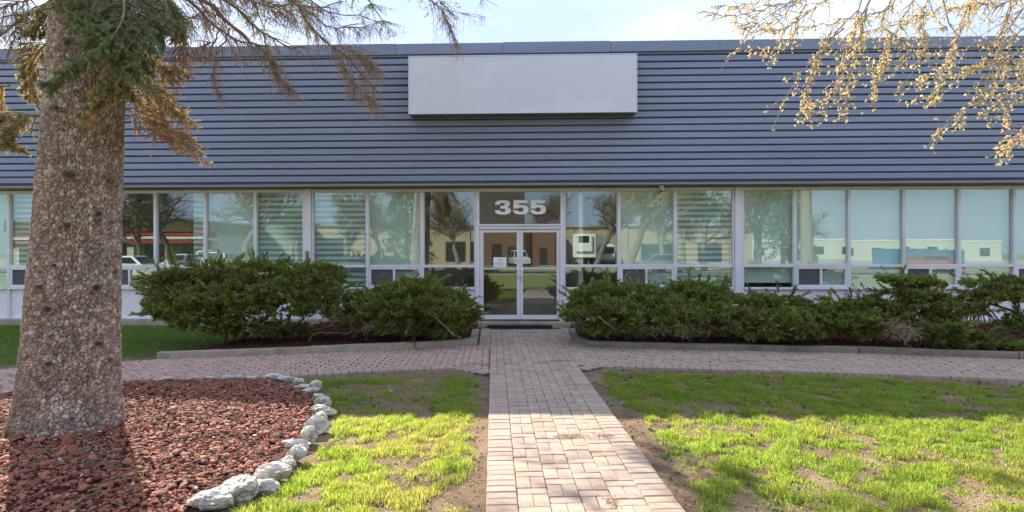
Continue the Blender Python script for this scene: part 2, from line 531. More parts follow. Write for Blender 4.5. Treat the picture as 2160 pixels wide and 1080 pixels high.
M['asphalt'] = mat('asphalt', (0.055, 0.055, 0.057), (0.045, 0.045, 0.047), 8, 0.95, 0.5, 90, c3=(0.07, 0.07, 0.068))
M['lot'] = mat('concrete_yard', (0.42, 0.395, 0.34), (0.37, 0.35, 0.30), 0.4, 0.95, 0.3, 50)
M['tan_brick'] = mat('tan_brick_wall', (0.44, 0.35, 0.245), (0.39, 0.31, 0.22), 0.5, 0.9, 0.2, 30)
M['dirt'] = mat('spilled_sand', (0.34, 0.26, 0.17), (0.25, 0.19, 0.125), 30, 1.0, island=0.3)
M['slate_clad'] = mat('dark_cladding', (0.10, 0.085, 0.08), (0.085, 0.072, 0.068), 0.6, 0.8)
M['red_wall'] = mat('red_brick_wall', (0.20, 0.105, 0.07), (0.17, 0.09, 0.06), 0.5, 0.9, 0.2, 30)
M['pale_wall'] = mat('pale_rendered_wall', (0.60, 0.58, 0.50), (0.55, 0.53, 0.46), 0.4, 0.9)
M['brown_wall'] = mat('brown_fascia', (0.13, 0.09, 0.06), (0.11, 0.075, 0.05), 0.6, 0.8)
M['red_paint'] = mat('red_paint', (0.42, 0.06, 0.05), (0.36, 0.05, 0.045), 2, 0.4)
M['blue_paint'] = mat('blue_paint', (0.03, 0.17, 0.30), (0.03, 0.15, 0.27), 1, 0.6)
M['white_paint'] = mat('white_vehicle_paint', (0.74, 0.74, 0.73), (0.7, 0.7, 0.69), 2, 0.3, spec=0.5)
M['car_glass'] = mat('dark_vehicle_glass', (0.015, 0.018, 0.02), None, 5, 0.05, spec=0.8)
M['metal_grey'] = mat('grey_metal', (0.22, 0.23, 0.24), (0.18, 0.19, 0.2), 4, 0.45, metal=0.4)
M['bare_tree'] = mat('bare_tree_bark', (0.26, 0.215, 0.17), (0.19, 0.155, 0.12), 5, 0.95, 0.5, 20)
M['conifer'] = mat('far_conifer_needle', (0.085, 0.14, 0.055), (0.11, 0.16, 0.07), 2, 0.7, island=0.3, transl=0.15)
M['bud'] = mat('far_bud_leaf', (0.20, 0.20, 0.06), (0.16, 0.18, 0.05), 2, 0.6, island=0.3, transl=0.4)


# ================================================================== GROUND
sx = 500.0
gme = np_me('ground', np.array([(-sx, -sx, -0.09), (sx, -sx, -0.09), (sx, sx, -0.09), (-sx, sx, -0.09)]), np.array([[0, 1, 2, 3]]))
tag(link('ground', gme, M['ground']), 'wide stretch of thin mown turf running out past the lawn', 'ground', kind='structure')

# survey lines of the garden (x, y), from the photograph
KERB_L = [(-5.19, -4.09), (-4.28, -3.93), (-2.97, -3.68), (-1.70, -3.37), (-0.50, -3.0), (-0.29, -2.74), (-0.285, -1.55)]
KERB_R = [(1.53, -1.45), (1.44, -2.52), (1.62, -3.22), (3.63, -3.65), (6.09, -4.08), (8.06, -4.66), (11.5, -5.75)]
UP_L = np.array([(-0.05, -2.93), (-0.50, -3.02), (-1.70, -3.39), (-2.97, -3.70), (-4.28, -3.95), (-5.19, -4.11), (-7.0, -4.78), (-10, -6.0), (-14, -7.8)])
LO_L = np.array([(-0.05, -5.42), (-0.54, -4.97), (-1.58, -5.12), (-2.75, -5.42), (-4.5, -5.68), (-5.76, -6.22), (-7.3, -6.75), (-10, -8.0), (-14, -9.8)])
UP_R = np.array([(1.20, -3.20), (1.62, -3.25), (3.63, -3.67), (6.09, -4.10), (8.06, -4.68), (11.5, -5.77), (15, -6.9)])
LO_R = np.array([(1.20, -5.22), (1.53, -4.93), (3.05, -5.19), (4.28, -5.40), (6.79, -6.02), (9.5, -6.85), (15, -8.5)])
PX0, PX1 = -0.05, 1.22
BED = [(-7.0, -6.9), (-6.3, -6.55), (-5.52, -6.42), (-4.9, -5.98), (-4.24, -5.72), (-3.66, -5.62), (-2.92, -5.66), (-2.50, -5.86), (-2.2, -6.15), (-1.96, -6.67),
       (-1.78, -7.18), (-1.70, -7.58), (-1.68, -7.92), (-1.63, -8.20), (-1.65, -8.46), (-1.62, -8.74), (-1.64, -8.97), (-1.66, -9.18), (-1.72, -9.37), (-1.84, -9.55),
       (-2.1, -9.9), (-2.7, -10.4), (-3.6, -10.7), (-4.8, -10.7), (-6.0, -10.3), (-6.9, -9.5), (-7.4, -8.4)]
LAWN_L_EDGE = [(-14, -0.45 + 0.72), (-3.75, -0.42), (-4.33, -2.02), (-4.85, -3.14), (-5.30, -4.06), (-7.0, -4.72), (-10, -5.94), (-14, -7.7)]


def lerp_y(line, x):
    o = np.argsort(line[:, 0])
    return np.interp(x, line[o, 0], line[o, 1])


def soil_z(x, y):
    return -0.032 + 0.022 * (fbm(np.asarray(x) * 1.7, np.asarray(y) * 1.7, 3) - 0.5) + 0.012 * (fbm(np.asarray(x) * 9, np.asarray(y) * 9, 5) - 0.5)


gx = np.linspace(-16, 16, 460); gy = np.linspace(-13.5, 0.9, 230)
GX, GY = np.meshgrid(gx, gy)
GZ = soil_z(GX, GY)
edge = np.minimum(np.minimum(GX + 16, 16 - GX), GY + 13.5)
GZ = np.where(edge < 0.3, -0.1 + edge / 0.3 * 0.06, GZ)
ii = np.arange(GX.size).reshape(GX.shape)
FQ = np.stack([ii[:-1, :-1], ii[:-1, 1:], ii[1:, 1:], ii[1:, :-1]], -1).reshape(-1, 4)
tag(np_obj('lawn', np.stack([GX, GY, GZ], -1).reshape(-1, 3), FQ, M['soil'], smooth=True),
    'patchy front lawn with bare brown soil beside the brick path', 'lawn', kind='structure')

# ------------------------------------------------------------------ brick paths
_brick_cache = {}


def brick_me(w, l, var):
    key = (round(w, 3), round(l, 3), var)
    if key not in _brick_cache:
        r = random.Random(hash(key) & 0xffff)
        h, c = 0.05, 0.0055
        j = lambda: r.uniform(-0.0022, 0.0022)
        w2, l2 = w / 2, l / 2
        low = [(-w2 + j(), -l2 + j(), -h), (w2 + j(), -l2 + j(), -h), (w2 + j(), l2 + j(), -h), (-w2 + j(), l2 + j(), -h)]
        mid = [(p[0], p[1], -c) for p in low]
        top = [(p[0] - math.copysign(c, p[0]), p[1] - math.copysign(c, p[1]), 0.0) for p in low]
        V = low + mid + top
        F = [(8, 9, 10, 11)]
        for a in (0, 4):
            for i in range(4):
                F.append((a + i, a + (i + 1) % 4, a + 4 + (i + 1) % 4, a + 4 + i))
        me = bpy.data.meshes.new('brick')
        me.from_pydata(V, [], F)
        me.update()
        _brick_cache[key] = me
    return _brick_cache[key]


def lay(parent, bricks):
    """bricks: (x, y, w, l, angle, material key). The 300 nearest the camera singly, the rest as one part."""
    bricks = sorted(bricks, key=lambda b: (b[0] - CAM[0]) ** 2 + (b[1] - CAM[1]) ** 2 + (1e3 if b[1] < -11.2 or abs(b[0]) > 7.6 else 0))
    rest = {}
    for i, (x, y, w, l, a, mk) in enumerate(bricks):
        tint = i % 4
        z = random.uniform(-0.003, 0.003)
        ax, ay = random.uniform(-0.008, 0.008), random.uniform(-0.008, 0.008)
        rz = a + random.uniform(-0.012, 0.012)
        src = brick_me(w, l, tint)
        if i < 300:
            me = src
            key = (me.name, mk)
            if key not in _brick_mats:
                mm = src.copy(); mm.materials.append(M[mk]); _brick_mats[key] = mm
            o = bpy.data.objects.new('brick', _brick_mats[key])
            o.location = (x, y, z); o.rotation_euler = (ax, ay, rz)
            o.parent = parent
            COL.objects.link(o)
        else:
            V = np.array([v.co for v in src.vertices])
            c, s = math.cos(rz), math.sin(rz)
            V = np.stack([V[:, 0] * c - V[:, 1] * s + x, V[:, 0] * s + V[:, 1] * c + y, V[:, 2] + z], 1)
            F = np.array([list(p.vertices) for p in src.polygons])
            rest.setdefault(mk, []).append((V, F))
    # one joined part with several materials
    if rest:
        allp, mi = [], []
        for k, (mk, parts) in enumerate(rest.items()):
            V, F = join(parts); allp.append((V, F)); mi += [k] * len(F)
        V, F = join(allp)
        me = np_me('brick_paving', V, F)
        for mk in rest: me.materials.append(M[mk])
        me.polygons.foreach_set('material_index', np.array(mi, dtype=np.int32))
        o = link('brick_paving', me, None, parent)
        o['kind'] = 'stuff'


_brick_mats = {}
JT = 0.0045   # joint


def sheet(name, poly, z, m):
    me = bpy.data.meshes.new(name)
    me.from_pydata([(p[0], p[1], z) for p in poly], [], [tuple(range(len(poly)))])
    me.update()
    return link(name, me, m)


# main path
mp = sheet('path', [(-0.27, -0.55), (-0.27, -5.3), (PX0, -5.45), (PX0, -13.4), (PX1, -13.4), (PX1, -5.25), (1.63, -4.9), (1.63, -0.67)], -0.016, M['sand'])
tag(mp, 'straight brick path leading from the lawn up to the glass double doors', 'path', kind='structure')
LW = (PX1 - PX0) / 6
bl = []
y = -3.25
while y > -13.3:                                     # soldier courses along both edges
    yy = y
    for lane in (0, 5):
        xx = PX0 + LW * (lane + 0.5)
        if y < -5.45 or (lane == 0 and y < -5.5) or (lane == 5 and y < -5.2):
            bl.append((xx, yy, LW - JT, 0.1 - JT, 0, 'brick' if random.random() < 0.8 else 'grey_brick'))
    y -= 0.101
for lane in range(1, 5):                             # two lengthwise, one across, lane by lane
    xx = PX0 + LW * (lane + 0.5)
    y = -4.75 - (0.0, 0.15, 0.05, 0.2)[lane - 1]
    bl.append((xx, (y - 4.7) / 2, LW - JT, abs(y + 4.7) - JT, 0, 'brick')) if abs(y + 4.7) > 0.04 else None
    k = 0
    while y > -13.2:
        for s in (-1, 1):
            bl.append((xx + s * LW / 4, y - 0.1, LW / 2 - JT * 0.8, 0.2 - JT, 0, 'brick' if random.random() < 0.85 else 'grey_brick'))
        y -= 0.201
        bl.append((xx, y - 0.05, LW - JT, 0.1 - JT, 0, 'brick' if random.random() < 0.85 else 'grey_brick'))
        y -= 0.1025
for lane in range(0, 7):                             # upper part: lengthwise pairs only
    xx = PX0 + LW * (lane + 0.5)
    y = -0.95 - 0.05 * (lane % 2)
    low = -4.7 if 1 <= lane <= 4 else (-5.4 if lane == 0 else (-5.2 if lane == 5 else -4.85))
    while y - 0.2 > low - 0.1:
        l = min(0.201, y - low)
        if l < 0.04: break
        for s in (-1, 1):
            bl.append((xx + s * LW / 4, y - l / 2, LW / 2 - JT * (0.4 if s > 0 else 0.9), l - JT * 0.6, 0, 'brick'))
        y -= 0.201
y = -0.75
while y > -3.1:                                      # smooth grey edge slabs at the top
    bl.append((PX0 - 0.105, y - 0.25, 0.2, 0.494, 0, 'grey_brick'))
    bl.append((PX0 + 7 * LW + 0.085, y - 0.25, 0.165, 0.494, 0, 'grey_brick'))
    y -= 0.5
lay(mp, bl)


def side_path(name, up, lo, sgn, label, style):
    x0 = PX0 - 0.01 if sgn < 0 else PX1 + 0.01
    poly = [tuple(p) for p in up] + [tuple(p) for p in lo[::-1]]
    o = sheet(name, poly, -0.020, M['sand'])
    tag(o, label, 'path', kind='structure')
    out = []
    inner = (lambda x: x < PX0 - 0.06) if sgn < 0 else (lambda x: x > PX1 + 0.06)
    def put(x, u, w, l, a0, mk):
        """u = distance from the upper edge; clip the brick at both border courses"""
        yu, yl = lerp_y(up, x), lerp_y(lo, x)
        e = 0.06 * sgn
        sl = math.atan2(lerp_y(up, x + 0.1) - lerp_y(up, x - 0.1), 0.2)
        if not inner(x - (w / 2) * 0 ): return
        if yu > -3.6 and abs(x - (PX0 + PX1) / 2) < 1.0 + 0: pass
        t0, t1 = max(u - l / 2, 0.115), min(u + l / 2, yu - yl - 0.205)
        if t1 - t0 < 0.03: return
        t = (t0 + t1) / 2
        out.append((x, yu - t, w - JT, (t1 - t0) - (0.0025 if style == 'running' else JT), sl, mk))
    X1 = -9.5 if sgn < 0 else 10.5
    if style == 'running':
        x = x0 + sgn * 0.06; i = 0
        while (x - X1) * sgn < 0:
            off = (0.0, 0.1, 0.05, 0.15)[i % 4] + random.uniform(-0.01, 0.01)
            for k in range(-1, 11):
                mk = 'red_brick' if random.random() < 0.86 else ('brick' if random.random() < 0.8 else 'grey_brick')
                put(x, 0.215 + k * 0.202 + off, 0.1, 0.2, 0, mk)
            x += sgn * 0.1005; i += 1
    else:
        c = 0.1005
        n = int(abs(X1 - x0) / c)
        for i in range(-2, n):
            for j in range(0, 20):
                v = (i - j) % 4
                mk = 'brick' if random.random() < 0.8 else ('red_brick' if random.random() < 0.4 else 'grey_brick')
                xx = x0 + (i + 0.5) * c
                u = 0.165 + j * c
                if v == 0:                            # lies along the path
                    put(xx + c / 2, u, 0.2, 0.1, 0, mk)
                elif v == 2 and True:
                    put(xx, u - c / 2, 0.1, 0.2, 0, mk)
    # border courses: across at the kerb, across at the lawn
    x = x0 + sgn * 0.06
    while (x - X1) * sgn < 0:
        for line, d, w, l in ((up, -0.057, 0.1, 0.1), (lo, 0.1, 0.1, 0.2)):
            yy = lerp_y(line, x) + d
            sl = math.atan2(lerp_y(line, x + 0.08) - lerp_y(line, x - 0.08), 0.16)
            if abs(sl) < 0.6 or line is lo:
                out.append((x, yy, (w - JT) * 1.0, l - JT, sl, 'grey_brick'))
        x += sgn * 0.1015
    lay(o, out)
    return o


side_path('side_path', UP_L, LO_L, -1, 'reddish brick side path in long staggered rows left of the main path', 'running')
side_path('side_path', UP_R, LO_R, 1, 'pale herringbone brick side path right of the main path', 'herring')


# ------------------------------------------------------------------ kerbs round the planting beds
def kerb(line, side, label, m, joints, h=0.10, w=0.13):
    P = np.array(line, float)
    root = empty('kerb', (float(P[len(P) // 2][0]), float(P[len(P) // 2][1]), 0))
    tag(root, label, 'kerb', kind='structure')
    d = unit(np.diff(P, axis=0))
    nrm = np.stack([-d[:, 1], d[:, 0]], 1) * side
    off = []
    for i in range(len(P)):
        if i == 0: o = nrm[0]
        elif i == len(P) - 1: o = nrm[-1]
        else:
            o = unit((nrm[i - 1] + nrm[i])[None])[0]
            o = o / max(0.5, o @ nrm[i])
        off.append(P[i] + o * w)
    off = np.array(off)
    o0 = np.array(root.location)[:2]
    # split the run into stones at the joints and the corners
    for i in range(len(P) - 1):
        cuts = [0.0] + [j[1] for j in joints if j[0] == i] + [1.0]
        for a, b in zip(cuts[:-1], cuts[1:]):
            g = 0.008 / np.linalg.norm(P[i + 1] - P[i])
            a2 = a + (g if a > 0 else 0.001); b2 = b - (g if b < 1 else 0.001)
            q = [P[i] + (P[i + 1] - P[i]) * a2, P[i] + (P[i + 1] - P[i]) * b2, off[i] + (off[i + 1] - off[i]) * b2, off[i] + (off[i + 1] - off[i]) * a2]
            q = np.array(q) - o0
            n = 9
            hh = h + random.uniform(-0.006, 0.006)
            # worn profile: outer face, rounded arris, top
            prof = [(0.0, -0.06), (0.004, hh - 0.018), (0.02, hh - 0.004), (0.05, hh), (1 - 0.04, hh), (1.0, hh - 0.012), (1.0, -0.06)]
            V = []
            for s in np.linspace(0, 1, n):
                A = q[0] + (q[1] - q[0]) * s; Bq = q[3] + (q[2] - q[3]) * s
                for f, z in prof:
                    p = A + (Bq - A) * f
                    wob = 0.004 * (vnoise(p[0] * 5 + f, p[1] * 5, 9) - 0.5)
                    V.append((p[0] + wob, p[1] + wob, z + (0.006 * (vnoise(p[0] * 3, p[1] * 3 + f, 4) - 0.5) if z > 0 else 0)))
            k = len(prof)
            F = [(r * k + c, r * k + (c + 1) % k, (r + 1) * k + (c + 1) % k, (r + 1) * k + c) for r in range(n - 1) for c in range(k)]
            mb = MB(); mb.raw(V, F + [tuple(range(k))[::-1], tuple(range((n - 1) * k, n * k))])
            mb.build('kerb_stone', M[m], root)
    return root


kerb(KERB_L, 1, 'buff concrete kerb with open joints round the left planting bed', 'concrete', [(2, 0.0), (3, 0.3), (4, 0.0)])
kerb(KERB_R, 1, 'worn brownish concrete kerb along the right planting bed', 'old_concrete', [(3, 0.0), (3, 0.92), (4, 0.97)], h=0.095)
kerb([(-3.95, -0.9), (-4.33, -2.02), (-4.85, -3.14), (-5.08, -3.90)], 1, 'low grey edging between the left planting bed and the far lawn', 'old_concrete', [], h=0.05, w=0.07)


def mulch(name, poly, label, seed):
    mb = MB()
    p = poly
    r = np.random.default_rng(seed)
    xs = [q[0] for q in poly]; ys = [q[1] for q in poly]
    # uneven top: grid cells inside the outline
    st = 0.09
    X, Y = np.meshgrid(np.arange(min(xs), max(xs) + st, st), np.arange(min(ys), max(ys) + st, st))
    ins = in_poly(X, Y, poly)
    Z = 0.045 + 0.05 * (fbm(X * 2.1, Y * 2.1, seed) - 0.4) + 0.02 * (fbm(X * 11, Y * 11, seed + 3) - 0.5)
    ok = in_poly(X[:-1, :-1] + st / 2, Y[:-1, :-1] + st / 2, poly)
    ii = np.arange(X.size).reshape(X.shape)
    F = np.stack([ii[:-1, :-1], ii[:-1, 1:], ii[1:, 1:], ii[1:, :-1]], -1)[ok]
    o = np_obj(name, np.stack([X, Y, Z], -1).reshape(-1, 3), F, M['mulch'])
    tag(o, label, 'planting bed', kind='structure')
    # chips
    area = st * st * ok.sum()
    n = int(area * 420)
    px_ = r.uniform(min(xs), max(xs), n * 3); py_ = r.uniform(min(ys), max(ys), n * 3)
    k = in_poly(px_, py_, poly); px_, py_ = px_[k][:n], py_[k][:n]
    n = len(px_)
    pz = 0.05 + 0.05 * (fbm(px_ * 2.1, py_ * 2.1, seed) - 0.4) + 0.02 * (fbm(px_ * 11, py_ * 11, seed + 3) - 0.5) + r.uniform(0, 0.012, n)
    a = r.uniform(0, 6.28, n); l = r.uniform(0.012, 0.04, n); w = l * r.uniform(0.2, 0.5, n)
    t = r.uniform(-0.4, 0.4, n)
    ux = np.stack([np.cos(a), np.sin(a), t], 1) * l[:, None]; uy = np.stack([-np.sin(a), np.cos(a), r.uniform(-0.5, 0.5, n)], 1) * w[:, None]
    uz = np.array([0, 0, 0.005])[None]
    c = np.stack([px_, py_, pz], 1)
    V = np.stack([c - ux - uy, c + ux - uy, c + ux + uy, c - ux + uy, c - ux - uy + uz, c + ux - uy + uz, c + ux + uy + uz, c - ux + uy + uz], 1)
    base = np.array([(4, 5, 6, 7), (0, 1, 5, 4), (1, 2, 6, 5), (2, 3, 7, 6), (3, 0, 4, 7)])
    F = (base[None] + (np.arange(n) * 8)[:, None, None]).reshape(-1, 4)
    s = np_obj('bark_chips', V.reshape(-1, 3), F, M['mulch'])
    tag(s, label.replace('bed of', 'loose') + ', scattered chips', 'bark mulch', kind='stuff')


LB = [(KERB_L[i][0], KERB_L[i][1] + 0.06) for i in range(5)] + [(-0.36, -2.7), (-0.36, -0.28), (-3.7, 0.0), (-4.35, -2.0), (-4.87, -3.12)]
RB = [(1.72, -0.4), (1.6, -1.45), (1.52, -2.5), (1.7, -3.16), (3.63, -3.57), (6.09, -4.0), (8.06, -4.58), (11.5, -5.6), (13.5, -5.2), (13.5, -1.0)]
mulch('mulch_bed', LB, 'dark red bark mulch bed of the junipers left of the door', 21)
mulch('mulch_bed', RB, 'dark red bark mulch bed of the junipers right of the door', 22)

# ================================================================== BUILDING
bld = empty('office_building', (0, 0, 0), FB)
tag(bld, 'long low office building with grey ribbed siding over a band of windows', 'building')
X0, X1 = -17.0, 17.0
YS = -0.50                                     # face of the siding
# siding panels
zl = 5.89
lines = [5.965] + [5.89 - 0.1515 * k for k in range(19)]
for k in range(19):
    zt, zb = lines[k] - (0.0 if k == 0 else 0.0), lines[k + 1]
    if k == 0: zt = 5.962
    zb_face = zb + 0.033
    mb = MB()
    # pan profile: flat face leaning a hair, lower return, upper lip tucked behind the panel above
    prof = [(-0.455, zt + 0.0), (YS + 0.006, zt - 0.004), (YS, zt - 0.02), (YS - 0.004, zb_face + 0.006), (YS + 0.002, zb_face), (-0.44, zb_face - 0.006), (-0.44, zt)]
    sag = 0.0
    n = 35
    xs = np.linspace(X0, X1, n)
    V = []
    for x in xs:
        dz = 0.007 * (vnoise(x * 0.35, k * 3.1, 2) - 0.5); dy = 0.009 * (vnoise(x * 0.6, k * 1.7, 6) - 0.5)
        V += [(x, yy + dy, z + dz) for yy, z in prof]
    kk = len(prof)
    F = [(r * kk + c, r * kk + (c + 1) % kk, (r + 1) * kk + (c + 1) % kk, (r + 1) * kk + c) for r in range(n - 1) for c in range(kk)]
    mb.raw(V, F).build('siding_panel', M['siding'], bld)
mb = MB(); mb.box(X0, X1, -0.435, -0.40, 3.10, 5.97); mb.build('siding_shade_backing', M['siding_gap_shade'], bld)
mb = MB(); mb.box(X0, X1, YS + 0.004, -0.36, 3.095, 3.134, 0.004); mb.build('drip_edge', M['siding'], bld)
# parapet cap in lengths
cx = 0.25 - 2.345 * 8
i = 0
while cx < X1:
    mb = MB()
    up = (0.0, 0.010, 0.004, 0.013, 0.002)[i % 5]
    a, b = cx + 0.003, cx + 2.345 - 0.003
    mb.box(a, b, YS - 0.03, YS - 0.012, 5.972 - up * 0.4, 6.20 + up, 0.004)
    mb.box(a, b, YS - 0.012, 0.35, 6.185 + up, 6.20 + up + 0.002)
    mb.build('parapet_cap', M['siding'], bld)
    cx += 2.345; i += 1
mb = MB(); mb.box(X0, X1, YS - 0.006, YS + 0.06, 5.955, 5.97); mb.build('cap_drip', M['siding_gap_shade'], bld)
mb = MB(); mb.box(X0, X1, 0.35, 12, 5.9, 6.05); mb.box(X0, X1, -0.39, 0.34, 5.0, 6.16); mb.build('roof', M['roof'], bld)
mb = MB(); mb.box(X0, X1, -0.36, 0.03, 3.088, 3.13); mb.build('soffit', M['soffit'], bld)
# shell behind
mb = MB(); mb.box(X0, X1, 0.03, 0.12, 3.09, 5.0); mb.box(X0, X0 + 0.2, 0.13, 12, 0, 5.89); mb.box(X1 - 0.2, X1, 0.13, 12, 0, 5.89); mb.box(X0 + 0.21, X1 - 0.21, 11.8, 12, 0, 5.89)
mb.build('wall', M['panel'], bld)
mb = MB(); mb.box(X0 + 0.21, X1 - 0.21, 0.13, 11.79, 3.2, 3.3); mb.build('ceiling', M['room'], bld)
mb = MB(); mb.box(X0 + 0.21, X1 - 0.21, 0.10, 11.79, -0.05, 0.10); mb.build('room_floor', M['room_floor'], bld)
mb = MB(); mb.box(X0 + 0.22, X1 - 0.22, 4.0, 4.1, 0.101, 3.19)
for x in (-4.26, 2.0, 5.5): mb.box(x - 0.05, x + 0.05, 0.16, 3.99, 0.101, 3.19)
mb.build('room_wall', M['room'], bld)

# plinth, step and lower panels
mb = MB()
n = 60
for a, b in ((X0, -0.45), (1.68, X1)):
    mb.box(a, b, -0.14, 0.10, -0.1, 0.095, 0.012)
mb.build('plinth', M['concrete'], bld)
mb = MB(); mb.box(-0.44, 1.90, -0.36, 0.10, -0.08, 0.075, 0.015); mb.build('door_step', M['concrete'], bld)

EDGES_L = [-13.62, -12.46, -11.30, -10.15, -9.0, -7.81, -6.64, -5.47, -4.33]
EDGES_M = [-4.15, -2.87, -1.61, -0.385]
EDGES_N = [1.60, 2.84, 4.10, 5.405]
EDGES_R = [5.585, 6.74, 7.93, 9.12, 10.32, 11.51, 12.7, 13.9]
ZH, ZHG, ZM0, ZM1, ZS0, ZS1 = 3.075, 3.005, 1.285, 1.36, 0.785, 0.835
FW = 0.034                                     # half a mullion


def zebra(mb_w, mb_s, x0, x1, z0, z1, pitch, y):
    z = z1
    while z > z0:
        a = max(z0, z - pitch * 0.55); b = max(z0, z - pitch)
        mb_w.box(x0, x1, y, y + 0.004, a, z)
        if a > b: mb_s.box(x0, x1, y + 0.006, y + 0.008, b, a)
        z -= pitch


def window(x0, x1, upper, lower, closed=0.0):
    w = MB()
    y0, y1 = -0.055, 0.06
    w.box(x0 + 0.001, x0 + FW, y0, y1, 0.10, ZH, 0.004)
    w.box(x1 - FW, x1 - 0.001, y0, y1, 0.10, ZH, 0.004)
    a, b = x0 + FW + 0.0005, x1 - FW - 0.0005
    w.box(a, b, y0 + 0.006, y1, ZHG, ZH, 0.004)
    w.box(a, b, y0 + 0.006, y1, ZM0, ZM1 - 0.012, 0.004)
    w.box(a, b, y0 - 0.02, y1, ZS0, ZS1, 0.005)
    # thin glazing beads
    for z0, z1 in ((ZM1, ZHG), ):
        w.box(a, a + 0.012, -0.025, 0.02, z0 - 0.012, z1)
        w.box(b - 0.012, b, -0.025, 0.02, z0 - 0.012, z1)
    fr = w.build('window', M['white_metal'], bld)
    # each pane sits a touch out of true, so reflections break from pane to pane
    def pane(px0, px1, z0, z1, yy=0.0):
        t = random.uniform(-0.0022, 0.0022); u = random.uniform(-0.0015, 0.0015)
        V = []
        for dy in (0.0, 0.006):
            for xx, zz in ((px0, z0), (px1, z0), (px1, z1), (px0, z1)):
                V.append((xx, yy + dy + t * (xx - px0) + u * (zz - z0), zz))
        mb = MB(); mb.raw(V, [(0, 1, 2, 3), (7, 6, 5, 4), (0, 4, 5, 1), (1, 5, 6, 2), (2, 6, 7, 3), (3, 7, 4, 0)])
        return mb.build('pane', M['glass'], fr)
    pane(a + 0.002, b - 0.002, ZM1 - 0.01, ZHG)
    if lower == 'slider':
        sash = MB()
        c = 0.05
        sash.box(a + 0.002, b - 0.002, -0.045, 0.03, ZS1 + 0.001, ZS1 + 0.055, 0.004)
        sash.box(a + 0.002, b - 0.002, -0.045, 0.03, ZM0 - 0.045, ZM0 - 0.001, 0.004)
        xm = (a + b) / 2 - 0.02
        for p, q in ((a + 0.002, a + 0.05), (b - 0.05, b - 0.002), (xm - 0.025, xm + 0.025)):
            sash.box(p, q, -0.047, 0.028, ZS1 + 0.056, ZM0 - 0.046, 0.004)
        s = sash.build('sliding_sash', M['white_metal'], fr)
        sc = MB(); sc.box(a + 0.051, xm - 0.026, -0.012, -0.008, ZS1 + 0.056, ZM0 - 0.046); sc.build('insect_screen', M['screen'], fr)
        pane(xm + 0.027, b - 0.052, ZS1 + 0.057, ZM0 - 0.047, -0.005)
    else:
        pane(a + 0.002, b - 0.002, ZS1, ZM0)
    # blinds
    if upper in ('roller', 'zebra'):
        zlow = {'fixed': ZS1 + 0.02, 'slider': ZS1 + 0.02}[lower] + closed
        if upper == 'roller':
            m = MB(); n = 14
            xs = np.linspace(a - 0.01, b + 0.01, n)
            V = [(x, 0.10 + 0.004 * math.sin(i * 1.3) , z) for z in (zlow, ZHG + 0.03) for i, x in enumerate(xs)]
            V += [(v[0], v[1] + 0.003, v[2]) for v in V]
            F = [(i, i + 1, n + i + 1, n + i) for i in range(n - 1)] + [(2 * n + n + i, 2 * n + n + i + 1, 2 * n + i + 1, 2 * n + i) for i in range(n - 1)]
            m.raw(V, F).build('roller_blind', M['blind'], fr)
            m = MB(); m.box(a - 0.01, b + 0.01, 0.094, 0.112, zlow - 0.025, zlow, 0.003); m.build('blind_rail', M['white_metal'], fr)
        else:
            m, s = MB(), MB()
            zebra(m, s, a - 0.01, b + 0.01, zlow, ZHG + 0.03, 0.125, 0.10)
            m.build('blind_bands', M['zebra'], fr)
            s.build('sheer_bands', M['sheer'], fr)
    # lower wall panel
    p = MB(); p.box(a + 0.001, b - 0.001, 0.0, 0.05, 0.10, ZS0 - 0.002, 0.003); p.build('wall_panel', M['panel'], bld)
    f = MB(); f.box(a + 0.001, b - 0.001, -0.035, -0.001, 0.10, 0.135, 0.003); f.build('panel_sill', M['white_metal'], bld)
    return fr


plan = []
for (E, U, Lw) in ((EDGES_L, ['zebra', 'roller', 'zebra', 'roller', 'clear', 'half', 'roller', 'zebra'],
                    ['fixed', 'fixed', 'slider', 'fixed', 'slider', 'fixed', 'slider', 'fixed']),
                   (EDGES_M, ['zebra', 'roller', 'clear'], ['fixed', 'slider', 'fixed']),
                   (EDGES_N, ['clear', 'roller', 'zebra'], ['fixed', 'slider', 'fixed']),
                   (EDGES_R, ['roller', 'roller', 'roller', 'roller', 'roller', 'roller', 'roller'],
                    ['fixed', 'slider', 'fixed', 'slider', 'fixed', 'slider', 'fixed'])):
    for i in range(len(E) - 1):
        up = U[i]
        fr = window(E[i], E[i + 1], 'clear' if up == 'half' else up, Lw[i], 0.10 if (E is EDGES_R and i == 0) else 0.0)
        if up == 'half':                            # blind let down behind the right part of the pane only
            m, s = MB(), MB()
            zebra(m, s, E[i] + 0.82, E[i + 1] - 0.03, ZS1 + 0.02, ZHG + 0.03, 0.125, 0.10)
            m.build('blind_bands', M['zebra'], fr); s.build('sheer_bands', M['sheer'], fr)
# wide posts between the bays, blank wall past the last window
for a, b in ((-4.328, -4.152), (5.407, 5.583)):
    mb = MB(); mb.box(a, b, -0.085, 0.06, 0.10, 3.08, 0.006); mb.build('bay_post', M['white_metal'], bld)
    mb = MB(); mb.box(a + 0.006, a + 0.018, -0.094, -0.086, 0.12, 3.06); mb.box(b - 0.018, b - 0.006, -0.094, -0.086, 0.12, 3.06); mb.build('post_trim', M['white_metal'], bld)
mb = MB(); mb.box(X0, -13.63, -0.01, 0.12, 0.1, 3.08); mb.box(13.91, X1, -0.01, 0.12, 0.1, 3.08); mb.build('end_wall', M['panel'], bld)

